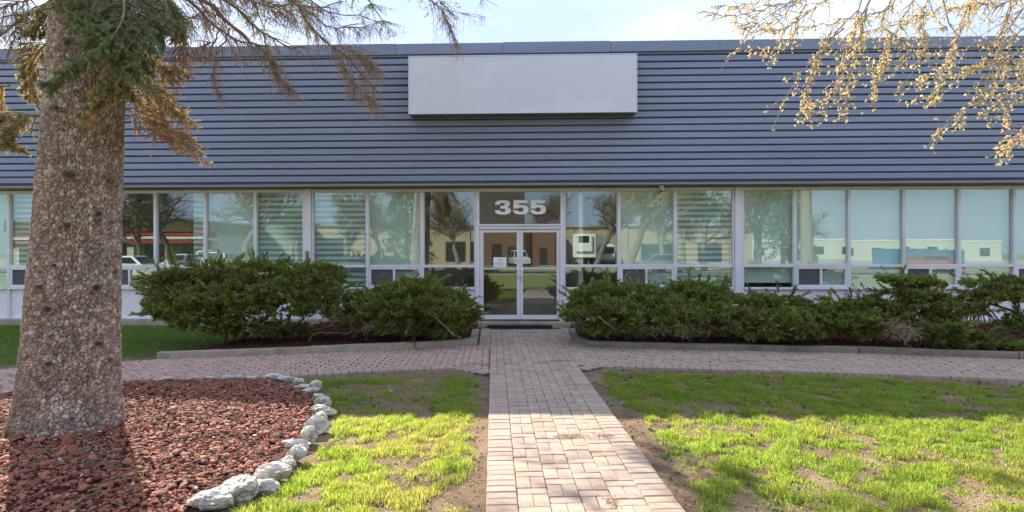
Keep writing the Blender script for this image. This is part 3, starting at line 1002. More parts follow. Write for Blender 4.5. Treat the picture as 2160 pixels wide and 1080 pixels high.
# entrance: frame, transom with the number, two glazed leaves
d = MB()
d.box(-0.383, -0.305, -0.075, 0.07, 0.076, ZH, 0.005)
d.box(1.528, 1.598, -0.075, 0.07, 0.076, ZH, 0.005)
d.box(1.502, 1.527, -0.06, 0.06, 0.076, 2.145, 0.004)
d.box(-0.304, 1.527, -0.065, 0.07, 2.15, 2.265, 0.006)
d.box(-0.304, 1.527, -0.065, 0.07, 3.0, ZH, 0.005)
d.box(-0.34, 1.56, -0.10, -0.076, 2.225, 2.262, 0.004)
dfr = d.build('door_frame', M['white_metal'], bld)
g = MB(); g.box(-0.303, 1.526, 0.0, 0.008, 2.266, 2.999); tp = g.build('transom_pane', M['door_glass'], dfr)


def leaf(x0, x1, hinge_left):
    m = MB()
    s0, s1 = 0.085, 0.072
    if not hinge_left: s0, s1 = s1 - 0.012, 0.06
    z0, z1 = 0.105, 2.143
    m.box(x0, x0 + s0, -0.025, 0.022, z0, z1, 0.004)
    m.box(x1 - s1, x1, -0.025, 0.022, z0, z1, 0.004)
    m.box(x0 + s0, x1 - s1, -0.024, 0.021, z0, z0 + 0.10, 0.004)
    m.box(x0 + s0, x1 - s1, -0.024, 0.021, z1 - 0.068, z1, 0.004)
    o = m.build('door', M['white_metal'], bld)
    p = MB(); p.box(x0 + s0 + 0.001, x1 - s1 - 0.001, -0.003, 0.005, z0 + 0.101, z1 - 0.069); p.build('pane', M['door_glass'], o)
    # push bar inside, pull handle outside
    b = MB(); b.tube([(x0 + s0, 0.055, 1.25), (x1 - s1, 0.055, 1.25)], [0.016, 0.016], 8); b.box(x0 + s0 - 0.03, x0 + s0 + 0.01, 0.02, 0.07, 1.22, 1.28, 0.004); b.box(x1 - s1 - 0.01, x1 - s1 + 0.03, 0.02, 0.07, 1.22, 1.28, 0.004)
    b.build('push_bar', M['white_metal'], o)
    hx = x1 - 0.035 if hinge_left else x0 + 0.03
    h = MB()
    h.tube([(hx, -0.024, 1.24), (hx, -0.075, 1.235), (hx, -0.085, 1.21), (hx, -0.085, 1.09), (hx, -0.075, 1.06), (hx, -0.024, 1.055)], [0.015] * 6, 8)
    h.box(hx - 0.02, hx + 0.02, -0.03, -0.0255, 1.21, 1.265, 0.002); h.box(hx - 0.02, hx + 0.02, -0.03, -0.0255, 1.03, 1.085, 0.002)
    h.build('handle', M['letter'], o, smooth=True)
    if not hinge_left:
        k = MB(); k.tube([(hx, -0.024, 0.985), (hx, -0.04, 0.985)], [0.02, 0.018], 12); k.build('lock', M['metal_grey'], o)
    sw = MB(); sw.box(x0 + 0.01, x1 - 0.01, -0.02, 0.018, 0.078, 0.104); sw.build('door_sweep', M['rubber'], o)
    return o


dl = leaf(-0.302, 0.612, True)
dr = leaf(0.618, 1.500, False)
dl['label'] = 'left glazed door leaf with a white paper notice taped inside'
dr['label'] = 'right glazed door leaf with the lock'
nt = MB(); nt.box(0.01, 0.30, -0.0075, -0.0055, 1.285, 1.515); nto = nt.build('paper_notice', M['letter'], dl)
# print on the notice: a small emblem and grey lines
pm = mat('notice_print', (0.16, 0.16, 0.18), None, 10, 0.9)
pr = MB()
for i in range(12):
    a0, a1 = i / 12 * 6.283, (i + 1) / 12 * 6.283
    pr.raw([(0.135, -0.0082, 1.455), (0.135 + 0.018 * math.cos(a0), -0.0082, 1.455 + 0.018 * math.sin(a0)), (0.135 + 0.018 * math.cos(a1), -0.0082, 1.455 + 0.018 * math.sin(a1))], [(0, 1, 2)])
for k in range(5):
    pr.box(0.045, 0.255 - 0.03 * (k % 2), -0.0083, -0.0079, 1.395 - k * 0.02, 1.400 - k * 0.02)
pr.box(0.165, 0.23, -0.0083, -0.0079, 1.45, 1.462)
pr.build('notice_print', pm, dl)
st = MB(); st.box(0.62 + 0.085, 0.62 + 0.19, -0.0075, -0.0055, 1.42, 1.52); 


# the number 355 in white on the transom glass
def arc(cx, cy, rx, ry, a0, a1, n=14, p=2.5):
    out = []
    for i in range(n + 1):
        a = rad(a0 + (a1 - a0) * i / n)
        c, s = math.cos(a), math.sin(a)
        out.append((cx + rx * math.copysign(abs(c) ** (2 / p), c), cy + ry * math.copysign(abs(s) ** (2 / p), s)))
    return out


def numeral(pts, x, z, w, h):
    from mathutils.geometry import tessellate_polygon
    P = [(x + px * w / 1.3, z + py * h) for px, py in pts]
    n = len(P)
    tri = tessellate_polygon([[Vector((a, b, 0)) for a, b in P]])
    mb = MB()
    mb.raw([(a, -0.006, b) for a, b in P] + [(a, -0.0005, b) for a, b in P],
           [tuple(t) for t in tri] + [(i, (i + 1) % n, n + (i + 1) % n, n + i) for i in range(n)])
    mb.build('numeral', M['letter'], dfr)


five = ([(0.10, 1.0), (1.20, 1.0), (1.20, 0.78), (0.47, 0.78), (0.45, 0.655)] + arc(0.66, 0.335, 0.63, 0.335, 100, -178, 26)
        + [(0.42, 0.27)] + arc(0.65, 0.335, 0.235, 0.15, 200, 360, 10) + arc(0.65, 0.335, 0.235, 0.15, 0, 150, 10) + [(0.40, 0.42), (0.06, 0.42)])
three = ([(0.03, 0.68)] + arc(0.64, 0.745, 0.58, 0.255, 175, 0, 16) + arc(0.64, 0.745, 0.58, 0.215, -5, -50, 5) + arc(0.66, 0.28, 0.62, 0.25, 50, 0, 5)
         + arc(0.66, 0.28, 0.62, 0.28, -2, -175, 16) + [(0.02, 0.30), (0.42, 0.30)] + arc(0.65, 0.285, 0.215, 0.105, 190, 360, 10) + arc(0.65, 0.285, 0.215, 0.125, 5, 85, 6)
         + [(0.46, 0.415), (0.46, 0.60)] + arc(0.62, 0.715, 0.20, 0.105, -85, 0, 6) + arc(0.62, 0.715, 0.20, 0.095, 5, 170, 10) + [(0.42, 0.68)])
numeral(three, 0.035, 2.485, 0.375, 0.325)
numeral(five, 0.445, 2.485, 0.365, 0.325)
numeral(five, 0.840, 2.485, 0.365, 0.325)

# black rubber threshold mat
mt = MB(); mt.box(-0.10, 1.32, -0.66, -0.365, 0.0, 0.022, 0.006)
for k in range(9):
    yk = -0.64 + k * 0.031
    mt.box(-0.08, 1.30, yk, yk + 0.014, 0.0225, 0.027)
mo = mt.build('door_mat', M['rubber'], None)
mo.rotation_euler = (0, 0, FB)
tag(mo, 'narrow black ribbed rubber mat on the ground before the double doors', 'mat')

# blank sign box
sg = empty('sign_board', tuple(FU * 0.68 + FN * -0.5 + np.array([0, 0, 4.57])), FB)
tag(sg, 'long blank pale grey box sign fixed to the siding above the entrance', 'sign')
w = 4.845 / 2
V = []
nx, nz = 30, 8
mb = MB(); mb.box(-w + 0.022, w - 0.022, -0.392, -0.38, 0.022, 1.218); mb.build('sign_face', M['sign'], sg)
mb = MB()
for (a, b, c, e) in ((-w, w, 0.0, 0.02), (-w, w, 1.22, 1.24), (-w, -w + 0.02, 0.021, 1.219), (w - 0.02, w, 0.021, 1.219)):
    mb.box(a, b, -0.4, -0.37, c, e, 0.003)
mb.build('sign_frame', M['sign_edge'], sg)
mb = MB(); mb.box(-w + 0.005, w - 0.005, -0.369, -0.008, 0.005, 1.235, 0.006); mb.build('sign_cabinet', M['metal_grey'], sg)

# dome camera under the soffit
cm = empty('security_camera', tuple(FU * 3.74 + FN * -0.28 + np.array([0, 0, 3.088])), FB)
tag(cm, 'small white security camera under the eave right of the door', 'camera')
mb = MB(); mb.tube([(0, 0, 0.0), (0, 0, -0.012), (0, 0, -0.06)], [0.055, 0.055, 0.045], 16); mb.build('mount', M['white_paint'], cm, smooth=True)
mb = MB(); mb.tube([(0.03, 0.02, -0.055), (0.01, -0.02, -0.085), (-0.02, -0.08, -0.12), (-0.025, -0.09, -0.125)], [0.03, 0.042, 0.042, 0.034], 16); mb.build('camera_body', M['white_paint'], cm, smooth=True)
mb = MB(); mb.tube([(-0.0252, -0.0905, -0.1252), (-0.028, -0.097, -0.128)], [0.030, 0.028], 16); mb.build('lens', M['dark'], cm)

# reception furniture behind the glass
de = empty('reception_desk', tuple(FU * 0.05 + FN * 2.6 + np.array([0, 0, 0.101])), FB)
tag(de, 'brown reception desk standing inside behind the left door', 'desk')
mb = MB(); mb.box(-0.9, 0.55, -0.3, -0.27, 0.0, 1.02); mb.box(-0.9, -0.87, -0.26, 0.4, 0, 1.0); mb.box(0.52, 0.55, -0.26, 0.4, 0, 1.0); mb.build('desk_panel', M['wood'], de)
mb = MB(); mb.box(-0.95, 0.60, -0.36, 0.45, 1.021, 1.06, 0.008); mb.build('desk_top', M['wood'], de)


# ================================================================== RED LAVA BED
def bed_z(x, y):
    x = np.asarray(x, float); y = np.asarray(y, float)
    r = np.hypot((x + 4.2) / 2.7, (y + 8.15) / 2.55)
    return 0.10 * np.clip(1 - r ** 2, 0, 1) + 0.015 + 0.03 * (fbm(x * 2.3, y * 2.3, 31) - 0.5)


st = 0.08
X, Y = np.meshgrid(np.arange(-7.6, -1.4, st), np.arange(-10.9, -5.4, st))
ok = in_poly(X[:-1, :-1] + st / 2, Y[:-1, :-1] + st / 2, BED)
ii = np.arange(X.size).reshape(X.shape)
F = np.stack([ii[:-1, :-1], ii[:-1, 1:], ii[1:, 1:], ii[1:, :-1]], -1)[ok]
tag(np_obj('gravel_bed', np.stack([X, Y, bed_z(X, Y) - 0.012], -1).reshape(-1, 3), F, M['lava_bed']),
    'low round mound of red grit under the lava rock by the spruce', 'gravel bed', kind='structure')

t_ = (1 + 5 ** 0.5) / 2
ICO_V = unit(np.array([(-1, t_, 0), (1, t_, 0), (-1, -t_, 0), (1, -t_, 0), (0, -1, t_), (0, 1, t_), (0, -1, -t_), (0, 1, -t_), (t_, 0, -1), (t_, 0, 1), (-t_, 0, -1), (-t_, 0, 1)], float))
ICO_F = np.array([(0, 11, 5), (0, 5, 1), (0, 1, 7), (0, 7, 10), (0, 10, 11), (1, 5, 9), (5, 11, 4), (11, 10, 2), (10, 7, 6), (7, 1, 8),
                  (3, 9, 4), (3, 4, 2), (3, 2, 6), (3, 6, 8), (3, 8, 9), (4, 9, 5), (2, 4, 11), (6, 2, 10), (8, 6, 7), (9, 8, 1)])


def pebbles(P, R, flat=0.6, rough=0.3):
    n = len(P)
    d = ICO_V[None] * (1 + rough * rng.uniform(-1, 1, (n, 12, 1)))
    d = d * np.stack([rng.uniform(0.8, 1.4, n), rng.uniform(0.7, 1.1, n), rng.uniform(flat * 0.7, flat * 1.2, n)], 1)[:, None, :]
    # random turn: mostly about z with a little tilt
    a = rng.uniform(0, 6.283, n); b = rng.normal(0, 0.5, n)
    ca, sa, cb, sb = np.cos(a), np.sin(a), np.cos(b), np.sin(b)
    x, y, z = d[..., 0], d[..., 1], d[..., 2]
    y, z = y * cb[:, None] - z * sb[:, None], y * sb[:, None] + z * cb[:, None]
    x, y = x * ca[:, None] - y * sa[:, None], x * sa[:, None] + y * ca[:, None]
    V = P[:, None, :] + np.stack([x, y, z], -1) * R[:, None, None]
    F = (ICO_F[None] + (np.arange(n) * 12)[:, None, None]).reshape(-1, 3)
    return V.reshape(-1, 3), F


def scatter(poly, n, lo=None):
    xs = [p[0] for p in poly]; ys = [p[1] for p in poly]
    out = np.zeros((0, 2))
    while len(out) < n:
        q = np.stack([rng.uniform(min(xs), max(xs), n * 2), rng.uniform(min(ys), max(ys), n * 2)], 1)
        q = q[in_poly(q[:, 0], q[:, 1], poly)]
        out = np.vstack([out, q])
    return out[:n]


BED_IN = [(-4.2 + (p[0] + 4.2) * 0.965, -8.15 + (p[1] + 8.15) * 0.965) for p in BED]
q = scatter(BED_IN, 22500)
R = rng.uniform(0.008, 0.021, len(q)) * np.where(rng.random(len(q)) < 0.12, 1.7, 1.0)
P = np.stack([q[:, 0], q[:, 1], bed_z(q[:, 0], q[:, 1]) + R * 0.25 + rng.uniform(0, 0.012, len(q))], 1)
V, F = pebbles(P, R)
tag(np_obj('lava_gravel', V, F, M['lava']), 'loose red lava rock covering the round bed under the spruce', 'gravel', kind='stuff')
# pale chips and dead spruce twigs lying on it
q = scatter(BED_IN, 260); R = rng.uniform(0.006, 0.016, len(q))
V, F = pebbles(np.stack([q[:, 0], q[:, 1], bed_z(q[:, 0], q[:, 1]) + 0.03], 1), R, 0.5)
tag(np_obj('stone_chips', V, F, M['lime']), 'small pale stone chips strewn over the red lava rock', 'stone chips', kind='stuff')
n = 2600
q = scatter(BED_IN, n)
a = rng.uniform(0, 6.283, n); ln = rng.uniform(0.02, 0.10, n) * np.where(rng.random(n) < 0.12, 2.2, 1)
c = np.stack([q[:, 0], q[:, 1], bed_z(q[:, 0], q[:, 1]) + rng.uniform(0.02, 0.045, n)], 1)
dirv = np.stack([np.cos(a), np.sin(a), rng.uniform(-0.15, 0.25, n)], 1)
s = np.linspace(-1, 1, 5)[None, :, None]
bend = np.stack([-np.sin(a), np.cos(a), rng.uniform(-0.2, 0.4, n)], 1)[:, None, :] * rng.normal(0, 0.35, (n, 1, 1))
PP = c[:, None, :] + dirv[:, None, :] * ln[:, None, None] * s + bend * ln[:, None, None] * (1 - s ** 2)
V, F = tubes(PP, np.broadcast_to(rng.uniform(0.0009, 0.0028, n)[:, None], (n, 5)) * np.linspace(1.2, 0.6, 5)[None], 4)
tag(np_obj('fallen_twigs', V, F, M['twig']), 'dry fallen twigs littering the red lava rock', 'twigs', kind='stuff')


# ------------------------------------------------------------------ limestone border rocks, one by one
def rock_me(sx_, sy_, sz_, seed):
    bm = bmesh.new()
    bmesh.ops.create_icosphere(bm, subdivisions=4, radius=1.0)
    V = np.array([v.co[:] for v in bm.verts])
    r = np.random.default_rng(seed)
    # cut by a few planes for broken faces, then pit the surface
    W = V.copy()
    for _ in range(13):
        nn = unit(r.normal(size=(1, 3)) * np.array([1, 1, 0.9]))[0]
        dcut = r.uniform(0.55, 0.85)
        h = W @ nn
        W = W - np.outer(np.clip(h - dcut, 0, None) * 0.92, nn)
    from mathutils import noise
    for i in range(len(W)):
        p = Vector(W[i] * 2.1 + seed * 3.7)
        W[i] += V[i] * (0.15 * noise.fractal(p, 0.7, 2.2, 5) + 0.07 * noise.noise(p * 4.1) - 0.10 * max(0.0, noise.noise(p * 6.3)))
    W *= np.array([sx_, sy_, sz_])
    for v, w in zip(bm.verts, W): v.co = w
    me = bpy.data.meshes.new('border_rock'); bm.to_mesh(me); bm.free()
    me.materials.append(M['lime'])
    return me


# (px, py of the base, half width px, height px, half depth m, label)
ROCKS = [
    (432, 1078, 62, 42, 0.13, 'big pitted whitish border rock at the bottom edge of the picture'),
    (498, 1058, 46, 50, 0.11, 'tall pitted white border rock beside the bottommost border rock'),
    (546, 1040, 36, 32, 0.08, 'wedge shaped white border rock with green weeds growing along its foot'),
    (566, 1012, 40, 32, 0.09, 'long flat topped border rock with grey veins, behind the wedge shaped one'),
    (600, 990, 28, 26, 0.08, 'low pale border rock lying slantwise before the cornered one'),
    (622, 972, 22, 34, 0.08, 'cornered upright border rock with a shaded front, on the bed\'s right side'),
    (617, 948, 34, 20, 0.07, 'flat grey slab of a border rock just before the double boulder'),
    (650, 932, 19, 34, 0.08, 'small upright border rock leaning on the double boulder\'s front'),
    (662, 912, 28, 38, 0.12, 'bulky double boulder on the right side of the red bed'),
    (675, 890, 18, 24, 0.08, 'pointed white border rock peeking from behind the double boulder'),
    (679, 874, 28, 20, 0.09, 'broad knobbly border rock at the right tip of the red bed'),
    (680, 856, 20, 20, 0.08, 'white border rock right behind the broad knobbly one'),
    (668, 846, 17, 18, 0.08, 'round brownish border rock where the lit bed turns to shade'),
    (655, 828, 18, 11, 0.07, 'flat whitish border rock in shade behind the round brownish one'),
    (638, 822, 18, 12, 0.07, 'low grey border rock in shade at the bed\'s far right bend'),
    (628, 812, 14, 18, 0.07, 'squat bluish border rock at the far right bend, by the brick path'),
    (664, 818, 15, 17, 0.08, 'single boulder standing outside the ring on the shaded grass'),
    (604, 804, 23, 13, 0.07, 'long white border rock on the far rim nearest the bend'),
    (572, 801, 22, 16, 0.08, 'humped white border rock on the far rim of the red bed'),
    (530, 800, 12, 7, 0.06, 'thin pale border rock half sunk in gravel left of the humped one'),
    (500, 799, 12, 8, 0.06, 'small white border rock third along the far rim from the humped one'),
    (476, 799, 9, 8, 0.06, 'tiny whitish border rock on the middle of the far rim'),
    (436, 800, 12, 6, 0.06, 'sunken white border rock on the far rim, fourth right of the trunk'),
    (410, 800, 9, 7, 0.05, 'little white border rock on the far rim, third right of the trunk'),
    (346, 803, 18, 8, 0.07, 'flat pale border rock on the far rim, second right of the trunk'),
    (300, 806, 20, 6, 0.07, 'low flat border rock closest to the right side of the trunk'),
    (14, 838, 22, 12, 0.09, 'pale border rock left of the spruce trunk'),
]
for i, (px, py, hw, hp, hd, lab) in enumerate(ROCKS):
    p = gr(px, py)
    d = p[1] + CAMD
    sx_ = hw / FOC * d * 1.08
    sz_ = hp / FOC * d
    me = rock_me(sx_, hd, sz_ * 0.62, 40 + i)
    o = link('border_rock', me)
    o.location = (p[0], p[1] + hd * 0.5, sz_ * 0.30)
    o.rotation_euler = (random.uniform(-0.1, 0.1), random.uniform(-0.12, 0.12), random.uniform(-0.35, 0.35))
    tag(o, lab, 'rock', 'limestone rocks ringing the red gravel bed')

# ================================================================== GRASS
FRONT_L = [(-2.45, -5.62), (-1.58, -5.26), (-0.56, -5.1), (PX0 - 0.03, -5.6), (PX0 - 0.03, -12.4), (-2.6, -12.4), (-2.3, -10.1), (-1.75, -9.6), (-1.5, -9.2), (-1.45, -8.0), (-1.75, -6.9), (-2.1, -6.0)]
FRONT_R = [(PX1 + 0.03, -5.4), (1.60, -5.1), (3.05, -5.34), (4.28, -5.55), (6.79, -6.17), (8.6, -6.75), (7.2, -8.2), (5.2, -10.6), (4.2, -12.0), (PX1 + 0.03, -12.0)]


def blades(xy, z, h, lean, wid):
    n = len(xy)
    a = rng.uniform(0, 6.283, n)
    side = np.stack([np.cos(a), np.sin(a), np.zeros(n)], 1) * wid[:, None]
    b = rng.uniform(0, 6.283, n)
    ld = np.stack([np.cos(b), np.sin(b), np.zeros(n)], 1) * (h * lean)[:, None]
    up = np.array([0, 0, 1.0])[None] * h[:, None]
    c = np.stack([xy[:, 0], xy[:, 1], z], 1)
    V = np.stack([c - side, c + side, c + ld * 0.3 + up * 0.6 - side * 0.75, c + ld * 0.3 + up * 0.6 + side * 0.75, c + ld + up * 0.95], 1)
    F = (np.array([(0, 1, 2), (1, 3, 2), (2, 3, 4)])[None] + (np.arange(n) * 5)[:, None, None]).reshape(-1, 3)
    return V.reshape(-1, 3), F


def lawn_blades(poly, n, dens, hmin, hmax, wid0):
    q = scatter(poly, n)
    dn = dens(q[:, 0], q[:, 1])
    k = rng.random(len(q)) < dn
    q, dn = q[k], dn[k]
    tuft = vnoise(q[:, 0] * 5.5, q[:, 1] * 5.5, 77)
    tuft = np.clip(1.6 * (0.5 * tuft + 0.5 * vnoise(q[:, 0] * 13, q[:, 1] * 13, 78)) - 0.3, 0, 1)
    h = (hmin + (hmax - hmin) * (0.1 + 0.9 * tuft ** 1.4) * rng.uniform(0.5, 1.1, len(q))) * np.clip(0.45 + dn, 0.5, 1.1)
    return blades(q, soil_z(q[:, 0], q[:, 1]) - 0.004, h, rng.uniform(0.1, 0.8, len(q)), wid0 * rng.uniform(0.7, 1.3, len(q)))


def dens_front(x, y):
    # clumps with bare soil between, thin along the path edges
    big = fbm(x * 1.15, y * 1.15, 11, 3)
    small = vnoise(x * 5.5, y * 5.5, 77)
    dl = np.where(x < 0.5, (PX0 - x), (x - PX1))
    edge = np.clip((dl - 0.03 - np.where(x < 0.5, 0.09, 0.30) * vnoise(x * 0.9, y * 1.3, 5) ** 1.3) / 0.16, 0, 1)
    fr = np.clip((y + 12.4) / 0.3, 0, 1)
    far = np.where(x < 0.5, lerp_y(LO_L, x) - y, lerp_y(LO_R, x) - y)
    far = np.clip((far - 0.06 - 0.32 * vnoise(x * 0.8, y * 0.8, 15)) / 0.3, 0, 1)
    rt = np.where(x > 4.0, np.clip(1.2 - 0.8 * np.clip((x - 4.2) / 1.8, 0, 1) * (y > -7.3), 0.15, 1), 1.0)
    b = np.clip((big - 0.22) * 5.5, 0.22, 1) * np.clip((0.6 * small + 0.4 * vnoise(x * 13, y * 13, 78) - 0.27) * 3.8, 0.10, 1)
    return np.clip(b * edge * far * rt, 0, 1)


def clover_corner(x, y):
    return dens_front(x, y)


V1 = lawn_blades(FRONT_L, 150000, dens_front, 0.014, 0.085, 0.0023)
V2 = lawn_blades(FRONT_R, 400000, dens_front, 0.014, 0.085, 0.0026)
V, F = join([V1, V2])
tag(np_obj('grass', V, F, M['grass']), 'tufty yellow green grass of the front lawn on both sides of the path', 'grass', kind='stuff')
# matted yellowish undergrowth
VU = [lawn_blades(p, n, lambda x, y: np.clip(dens_front(x, y) * 1.6 - 0.05, 0, 1) * 0.6 + 0.02, 0.006, 0.016, 0.004) for p, n in ((FRONT_L, 20000), (FRONT_R, 55000))]
V, F = join(VU)
M['thatch'] = mat('lawn_thatch', (0.33, 0.33, 0.09), (0.26, 0.28, 0.06), 3, 0.9, island=0.35, transl=0.3)
tag(np_obj('thatch', V, F, M['thatch']), 'flattened yellowish thatch among the grass tufts', 'grass', kind='stuff')


def dens_side(x, y):
    e = np.clip((y - lerp_y(UP_L, x) - 0.2 - 0.25 * vnoise(x * 1.3, y * 1.3, 8)) / 0.3, 0, 1)
    e2 = np.clip(-(y + 0.38 + (x * -0.0647 * 0)) / 0.2 + 0.0647 * 0, 0, 1)
    return np.clip(e * (0.75 + 0.25 * vnoise(x * 2, y * 2, 3)), 0, 1)


LUSH = [(-13.5, 0.55), (-3.9, -0.10), (-4.40, -2.02), (-4.93, -3.16), (-5.35, -4.12), (-7.0, -4.85), (-10, -6.1), (-13.5, -7.6)]
V, F = lawn_blades(LUSH, 130000, dens_side, 0.03, 0.075, 0.0035)
tag(np_obj('grass', V, F, M['lush']), 'smooth deep green grass strip by the wall behind the spruce', 'grass', kind='stuff')

# broadleaf weeds, dead leaves, grit
n = 900
q = np.vstack([scatter(FRONT_L, n // 3), scatter(FRONT_R, n)])
k = (fbm(q[:, 0] * 1.6, q[:, 1] * 1.6, 51, 3) > 0.48)
q = q[k]
P = np.stack([q[:, 0], q[:, 1], soil_z(q[:, 0], q[:, 1]) + 0.004], 1)
D = np.stack([rng.normal(0, 0.4, len(q)), rng.normal(0, 0.4, len(q)), np.full(len(q), 0.55)], 1)
V, F = tuft_mesh(P, D, rng.uniform(0.02, 0.05, len(q)), 8, 0.8, 0.26)
tag(np_obj('weeds', V, F, M['weed']), 'small broadleaf weeds among the grass tufts', 'weeds', kind='stuff')
n = 3000
q = np.vstack([scatter(FRONT_L, n // 3), scatter(FRONT_R, n), scatter(LB, 200), scatter(RB, 350)])
bedk = np.r_[np.zeros(n // 3 + n, bool), np.ones(550, bool)]
z = np.where(bedk, 0.075, soil_z(q[:, 0], q[:, 1]) + 0.008)
P = np.stack([q[:, 0], q[:, 1], z], 1)
D = np.stack([rng.normal(0, 1, len(q)), rng.normal(0, 1, len(q)), np.full(len(q), 0.12)], 1)
V, F = tuft_mesh(P, D, rng.uniform(0.008, 0.034, len(q)), 2, 0.5, 0.28)
tag(np_obj('dry_leaf_litter', V, F, M['dry']), 'crumbs of dry leaves and straw lying on the lawn and the beds', 'leaf litter', kind='stuff')
n = 11000
q = np.vstack([scatter(FRONT_L, n // 3), scatter(FRONT_R, n)])
R = rng.uniform(0.003, 0.010, len(q))
V, F = pebbles(np.stack([q[:, 0], q[:, 1], soil_z(q[:, 0], q[:, 1]) + R * 0.3], 1), R, 0.7)
tag(np_obj('soil_crumbs', V, F, M['soil']), 'crumbled soil in the bare patches of the lawn', 'soil', kind='stuff')

n = 9000
q = np.vstack([scatter(FRONT_L, n // 3), scatter(FRONT_R, n)])
a = rng.uniform(0, 6.283, len(q)); ln = rng.uniform(0.012, 0.05, len(q))
c = np.stack([q[:, 0], q[:, 1], soil_z(q[:, 0], q[:, 1]) + rng.uniform(0.002, 0.012, len(q))], 1)
d = np.stack([np.cos(a), np.sin(a), rng.uniform(-0.1, 0.25, len(q))], 1) * ln[:, None]
w_ = np.stack([-np.sin(a), np.cos(a), 0 * a], 1) * rng.uniform(0.0008, 0.0018, len(q))[:, None]
V = np.stack([c - d - w_, c - d + w_, c + d + w_ * 0.5, c + d - w_ * 0.5], 1)
tag(np_obj('straw', V.reshape(-1, 3), np.arange(len(q) * 4).reshape(-1, 4), M['dry']), 'dead straw and grass clippings strewn over the bare soil', 'straw', kind='stuff')

# spilled soil on the bricks
sp = []
for (px, py, rx, ry, cnt) in ((1008, 769, 0.26, 0.16, 520), (1185, 761, 0.20, 0.09, 260), (1160, 762, 0.16, 0.08, 120), (1205, 922, 0.16, 0.07, 420), (1275, 920, 0.09, 0.08, 300), (1560, 762, 0.5, 0.08, 300), (1290, 1058, 0.05, 0.10, 160), (1680, 760, 0.4, 0.06, 200)):
    c = gr(px, py)
    q = rng.normal(0, 0.5, (cnt, 2)) * np.array([rx, ry]) + c[:2]
    R = rng.uniform(0.0012, 0.0042, cnt)
    sp.append(pebbles(np.stack([q[:, 0], q[:, 1], R * 0.4 + 0.002], 1), R * 1.5, 0.35))
V, F = join(sp)
tag(np_obj('spilled_soil', V, F, M['dirt']), 'crumbs of soil spilled over the brick paving', 'soil', kind='stuff')

# moss in the path joints
n = 2600
lane_x = PX0 + LW * np.array([1, 2, 3, 4, 5, 5, 5, 1])
q = np.stack([rng.choice(lane_x, n) + rng.normal(0, 0.003, n), rng.uniform(-11.5, -6.2, n)], 1)
q = q[vnoise(q[:, 0] * 3, q[:, 1] * 1.3, 44) > 0.45]
P = np.stack([q[:, 0], q[:, 1], np.full(len(q), -0.009)], 1)
D = np.tile(np.array([0, 0, 1.0]), (len(q), 1))
V, F = tuft_mesh(P, D, rng.uniform(0.005, 0.010, len(q)), 4, 0.7, 0.4)
M['moss'] = mat('moss', (0.20, 0.19, 0.04), (0.13, 0.15, 0.03), 8, 1.0, island=0.3)
tag(np_obj('moss', V, F, M['moss']), 'yellowish moss growing in the long joints of the brick path', 'moss', kind='stuff')

# a fallen stick and a pale dead leaf on the grass
a, b = gr(684, 951), gr(727, 911)
ps = resample([a + (0, 0, 0.012), a * 0.62 + b * 0.38 + np.array([0.015, 0, 0.018]), a * 0.3 + b * 0.7 + np.array([-0.01, 0, 0.02]), b + (0, 0, 0.02)], 9)
mb = MB(); mb.tube(ps, np.linspace(0.0075, 0.004, 9), 7)
mb.tube([ps[5], ps[5] + np.array([0.05, 0.04, 0.012])], [0.004, 0.002], 6)
tag(mb.build('fallen_stick', M['twig'], None, smooth=True), 'thin grey fallen stick lying on bare soil beside the border rocks', 'stick')
for (px, py, s_, lab) in ((826, 828, 0.052, 'curled pale dead leaf on the shaded grass left of the path'), (1868, 968, 0.05, 'whitish dead leaf standing out on the sunny right lawn')):
    p = gr(px, py)
    m = MB()
    n = 9
    V = []
    for i in range(n):
        u = i / (n - 1)
        wv = s_ * 0.42 * math.sin(math.pi * min(1, u * 1.05)) ** 0.8
        xx = (u - 0.5) * 2 * s_
        zz = 0.012 + 0.02 * (2 * u - 1) ** 2
        V += [(xx, -wv, zz + 0.012), (xx, 0, zz), (xx, wv, zz + 0.014)]
    V += [(x, y, z - 0.0012) for x, y, z in V]
    F = []
    for i in range(n - 1):
        for c in (0, 1):
            a0 = i * 3 + c
            F.append((a0, a0 + 3, a0 + 4, a0 + 1)); F.append((a0 + 27 + 1, a0 + 27 + 4, a0 + 27 + 3, a0 + 27))
    o = m.raw(V, F).build('dead_leaf', M['dry'], None, smooth=True)
    o.location = (p[0], p[1], -0.005); o.rotation_euler = (0.1, 0.1, random.uniform(-0.4, 0.4))
    tag(o, lab, 'leaf')


